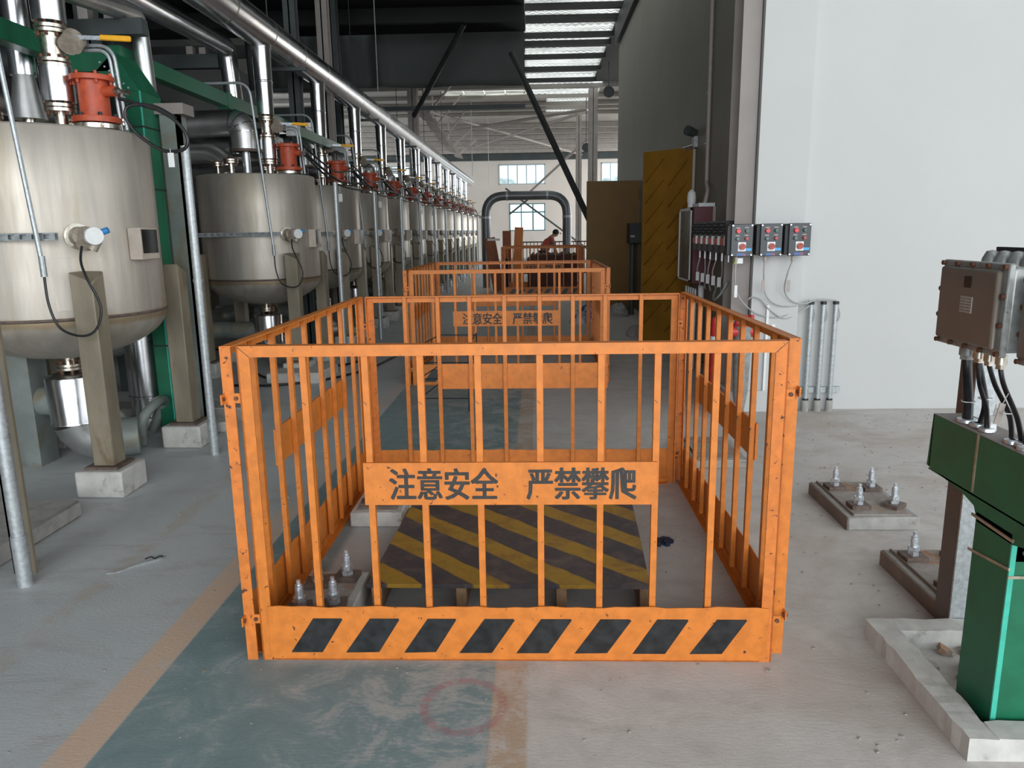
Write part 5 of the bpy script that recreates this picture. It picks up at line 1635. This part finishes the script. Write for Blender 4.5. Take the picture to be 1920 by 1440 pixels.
# ================================================================== DISTANCE
# sacks by the grey wall
for i, (px_, py_, s_) in enumerate(((1108, 600, 1.0), (1085, 606, 0.7), (1160, 592, 0.8), (1190, 630, 0.55))):
    c = ground(px_, py_)
    mb = MB()
    rnd = random.Random(20 + i)
    nn, mm = 14, 7
    vs = []
    for a in range(mm + 1):
        th = PI / 2 * a / mm
        for b in range(nn):
            ph = 2 * PI * b / nn
            j = 1 + 0.22 * (rnd.random() - 0.5)
            vs.append((c.x + 0.24 * s_ * math.cos(th) * math.cos(ph) * j, c.y + 0.3 * s_ * math.cos(th) * math.sin(ph) * j, 0.30 * s_ * math.sin(th) * j))
    fs = [(a * nn + b, a * nn + (b + 1) % nn, (a + 1) * nn + (b + 1) % nn, (a + 1) * nn + b) for a in range(mm) for b in range(nn)]
    mb.add(vs, fs, True)
    o = mb.build('sack', 'sack' if i < 2 else 'conc')
    tag(o, ['white and blue woven sack on the floor beyond the second enclosure', 'smaller white sack left of the blue printed one', 'grey sack on the floor in front of the flat ochre door', 'small grey bundle at the foot of the ridged door'][i], 'sack')
M['tarp'] = plain('red_brown_tarp', (0.07, 0.028, 0.02), 0.8, 0, 0.3, 3)
# guard rail across the far floor
e = empty('guard_rail', (0.5, 27, 0), 'dark guard rail crossing the far floor behind the worker', 'railing')
for (ya, zz) in ((27, 1.22), (27, 1.05), (27, 0.12)):
    MB().box(-0.75, ya - 0.02, zz - 0.02, 1.95, ya + 0.02, zz + 0.02).build('rail', M['tarp'], e)
for xx in (-0.75, 0.6, 1.92):
    MB().box(xx, 26.98, 0, xx + 0.04, 27.02, 1.25).build('post', M['orange_dark'], e)
for i in range(22):
    xx = -0.75 + i * 0.128
    MB().box(xx - 0.012, 26.99, 0.1, xx + 0.012, 27.01, 1.2).build('baluster', M['tarp'], e)
# stacked fence panels leaning together
e = empty('stacked_panel', (-1.2, 20.5, 0), 'orange panel leaning to the right of the arch leg', 'panel')
MB().box(-1.32, 20.5, 0, -1.02, 20.56, 1.45, Euler((0, -0.16, 0))).build('sheet', M['orange_dark'], e)
MB().box(-1.34, 20.49, 1.36, -1.0, 20.57, 1.42).build('cap', M['white_tag'], e)
e = empty('stacked_panel', (-0.8, 21.6, 0), 'upright dull orange panel behind the left corner of the third enclosure', 'panel')
MB().box(-0.98, 21.6, 0, -0.74, 21.66, 1.62).build('sheet', M['orange_dark'], e)
e = empty('stacked_panel', (-0.5, 23, 0), 'bright orange board standing left of the worker', 'panel')
MB().box(-0.72, 23, 0, -0.46, 23.06, 1.72, Euler((0, 0.06, 0))).build('sheet', M['orange'], e)
solo(MB().box(-0.95, 20.2, 0, -0.78, 20.4, 0.9), 'blue_drum', 'navy', 'dark blue drum between the leaning orange panels', 'drum', None, 0.03)
# covered heap inside the third enclosure
mb = MB()
rnd = random.Random(9)
nx = 26
top = [(-0.25 + 1.25 * i / nx, 1.0 + rnd.uniform(-0.03, 0.04) - (0.1 if i < 2 else 0)) for i in range(nx + 1)]
vs = []
for x_, z_ in top:
    vs += [(x_, 19.2, 0.02), (x_, 19.25, z_), (x_, 20.5, z_ + 0.02), (x_, 20.6, 0.02)]
fs = []
for i in range(nx):
    a = 4 * i
    fs += [(a, a + 4, a + 5, a + 1), (a + 1, a + 5, a + 6, a + 2), (a + 2, a + 6, a + 7, a + 3)]
fs += [(0, 1, 2, 3), (4 * nx, 4 * nx + 3, 4 * nx + 2, 4 * nx + 1)]
mb.add(vs, fs)
M['tarp'] = plain('red_brown_tarp', (0.07, 0.028, 0.02), 0.8, 0, 0.3, 3)
solo(mb, 'covered_crate', 'tarp', 'red brown covered crate inside the third enclosure', 'crate')
# white pallets / bags on the bright floor
for i, (px_, py_, Y_) in enumerate(((980, 474, 30), (1045, 472, 32), (1070, 474, 36))):
    c = at(px_, 480, Y_)
    solo(MB().box(c.x - 0.5, Y_, 0, c.x + 0.5, Y_ + 0.6, 0.55), 'white_bale', 'white_tag', ['left white bale on the bright far floor', 'middle white bale on the bright far floor', 'right white bale on the bright far floor'][i], 'bale', None, 0.05)


# ------------------------------------------------------------------ the worker
def skinned(name, verts, edges, radii, mat, parent, root=0):
    me = bpy.data.meshes.new(name)
    me.from_pydata([Vector(v) for v in verts], edges, [])
    me.materials.append(M[mat])
    o = bpy.data.objects.new(name, me)
    C.objects.link(o)
    o.parent = parent
    md = o.modifiers.new('skin', 'SKIN')
    sv = me.skin_vertices[0].data if me.skin_vertices else None
    if sv is None:
        bpy.context.view_layer.objects.active = o
        me.skin_vertices.new() if hasattr(me.skin_vertices, 'new') else None
        sv = me.skin_vertices[0].data
    for i, r in enumerate(radii):
        sv[i].radius = (r, r) if not isinstance(r, tuple) else r
        sv[i].use_root = (i == root)
    md.use_smooth_shade = True
    sb = o.modifiers.new('sub', 'SUBSURF')
    sb.levels = sb.render_levels = 1
    return o


def worker():
    e = empty('person', (0.22, 24.2, 0), 'worker bending forward in a grey and red shirt and dark trousers', 'person')
    # x to the right (the way the worker leans), z up; origin between the feet
    V = [(0, 0, 0.93), (0.02, 0, 1.05), (0.13, 0, 1.24), (0.24, 0, 1.38), (0.29, 0, 1.44), (0.35, 0, 1.49),  # pelvis..head base
         (0.39, 0, 1.52), (0.45, 0, 1.525),
         (-0.02, -0.10, 0.88), (-0.04, -0.11, 0.48), (-0.06, -0.11, 0.08), (0.06, -0.12, 0.04),
         (0.0, 0.10, 0.88), (0.03, 0.11, 0.48), (0.0, 0.12, 0.08), (0.12, 0.12, 0.04),
         (0.24, -0.19, 1.36), (0.33, -0.22, 1.10), (0.42, -0.18, 0.90), (0.46, -0.17, 0.83),
         (0.24, 0.19, 1.36), (0.30, 0.22, 1.10), (0.40, 0.16, 0.92), (0.44, 0.15, 0.85)]
    E = [(0, 1), (1, 2), (2, 3), (3, 4), (4, 5), (5, 6), (6, 7), (0, 8), (8, 9), (9, 10), (10, 11), (0, 12), (12, 13), (13, 14), (14, 15), (3, 16), (16, 17), (17, 18), (18, 19), (3, 20), (20, 21), (21, 22), (22, 23)]
    Rr = [.13, .125, .13, .12, .065, .085, .10, .085, .085, .06, .04, .035, .085, .06, .04, .035, .055, .042, .032, .035, .055, .042, .032, .035]
    skinned('body', V, E, Rr, 'skin', e)
    skinned('shirt', [V[i] for i in (0, 1, 2, 3, 16, 17, 20, 21)], [(0, 1), (1, 2), (2, 3), (3, 4), (4, 5), (3, 6), (6, 7)], [.16, .165, .18, .155, .085, .065, .085, .065], 'shirt', e)
    skinned('trousers', [V[i] for i in (0, 8, 9, 10, 12, 13, 14)], [(0, 1), (1, 2), (2, 3), (0, 4), (4, 5), (5, 6)], [.15, .11, .085, .065, .11, .085, .065], 'trousers', e)
    hr = MB().lathe([(0, 0.11), (0.07, 0.09), (0.105, 0.03), (0.10, -0.04), (0.06, -0.06)], (0.375, 0, 1.545), 14)
    h_ = hr.build('hair', M['hair'])
    h_.parent = e
    f = MB().cyl((0.50, -0.03, 1.54), (0.525, -0.03, 1.535), 0.012, 8).cyl((0.50, 0.03, 1.54), (0.525, 0.03, 1.535), 0.012, 8)
    f_ = f.build('eyes', M['hair'])
    f_.parent = e
    n_ = MB().cyl((0.51, 0, 1.525), (0.545, 0, 1.50), 0.013, 8, 0.02).build('nose', M['skin'])
    n_.parent = e
    return e


worker()

# ================================================================== FLOOR DEBRIS
# dry twig-like offcut on the left floor
e = empty('wire_offcut', (-1.95, 3.35, 0), 'bent grey wire offcut lying on the grey floor at left', 'offcut')
pts = [ground(x_, y_, 0.006) for x_, y_ in ((200, 1076), (225, 1072), (248, 1063), (272, 1056), (300, 1049), (309, 1044))]
MB().tube(smooth_path(pts, 4), lambda t_: 0.003 + 0.004 * math.sin(PI * t_), 6).build('strip', M['galv'], e)
pts = [ground(x_, y_, 0.006) for x_, y_ in ((272, 1048), (283, 1044), (290, 1047), (300, 1042), (306, 1045))]
MB().tube(smooth_path(pts, 4), 0.003, 6).build('knot', M['black_steel'], e)
mb = MB()
rnd = random.Random(11)
for k in range(620):
    if k < 470:
        x_, y_ = rnd.uniform(0.95, 3.6), rnd.uniform(2.0, 6.4)
        if (x_ > 1.25 and y_ < 2.8 and rnd.random() < 0.9) or (1.6 < x_ < 2.1 and 2.8 < y_ < 4.5):
            continue
    elif k < 560:
        x_, y_ = rnd.uniform(-1.0, 0.85), rnd.uniform(2.0, 4.6)
        if -0.8 < x_ < 0.6 and 2.9 < y_ < 3.95 or x_ < -0.7 and y_ > 2.5:
            continue
    else:
        x_, y_ = rnd.uniform(-2.3, -1.0), rnd.uniform(2.0, 5.5)
    s_ = rnd.uniform(0.0015, 0.0045) * (1.6 if rnd.random() < 0.06 else 1)
    mb.box(x_ - s_, y_ - s_ * rnd.uniform(0.6, 1.4), 0, x_ + s_, y_ + s_, s_ * 1.1, Euler((0, 0, rnd.random() * 3)))
o = mb.build('grit', 'conc_dirty')
tag(o, 'scattered plaster crumbs and grit on the concrete floor', 'debris', None, 'stuff')
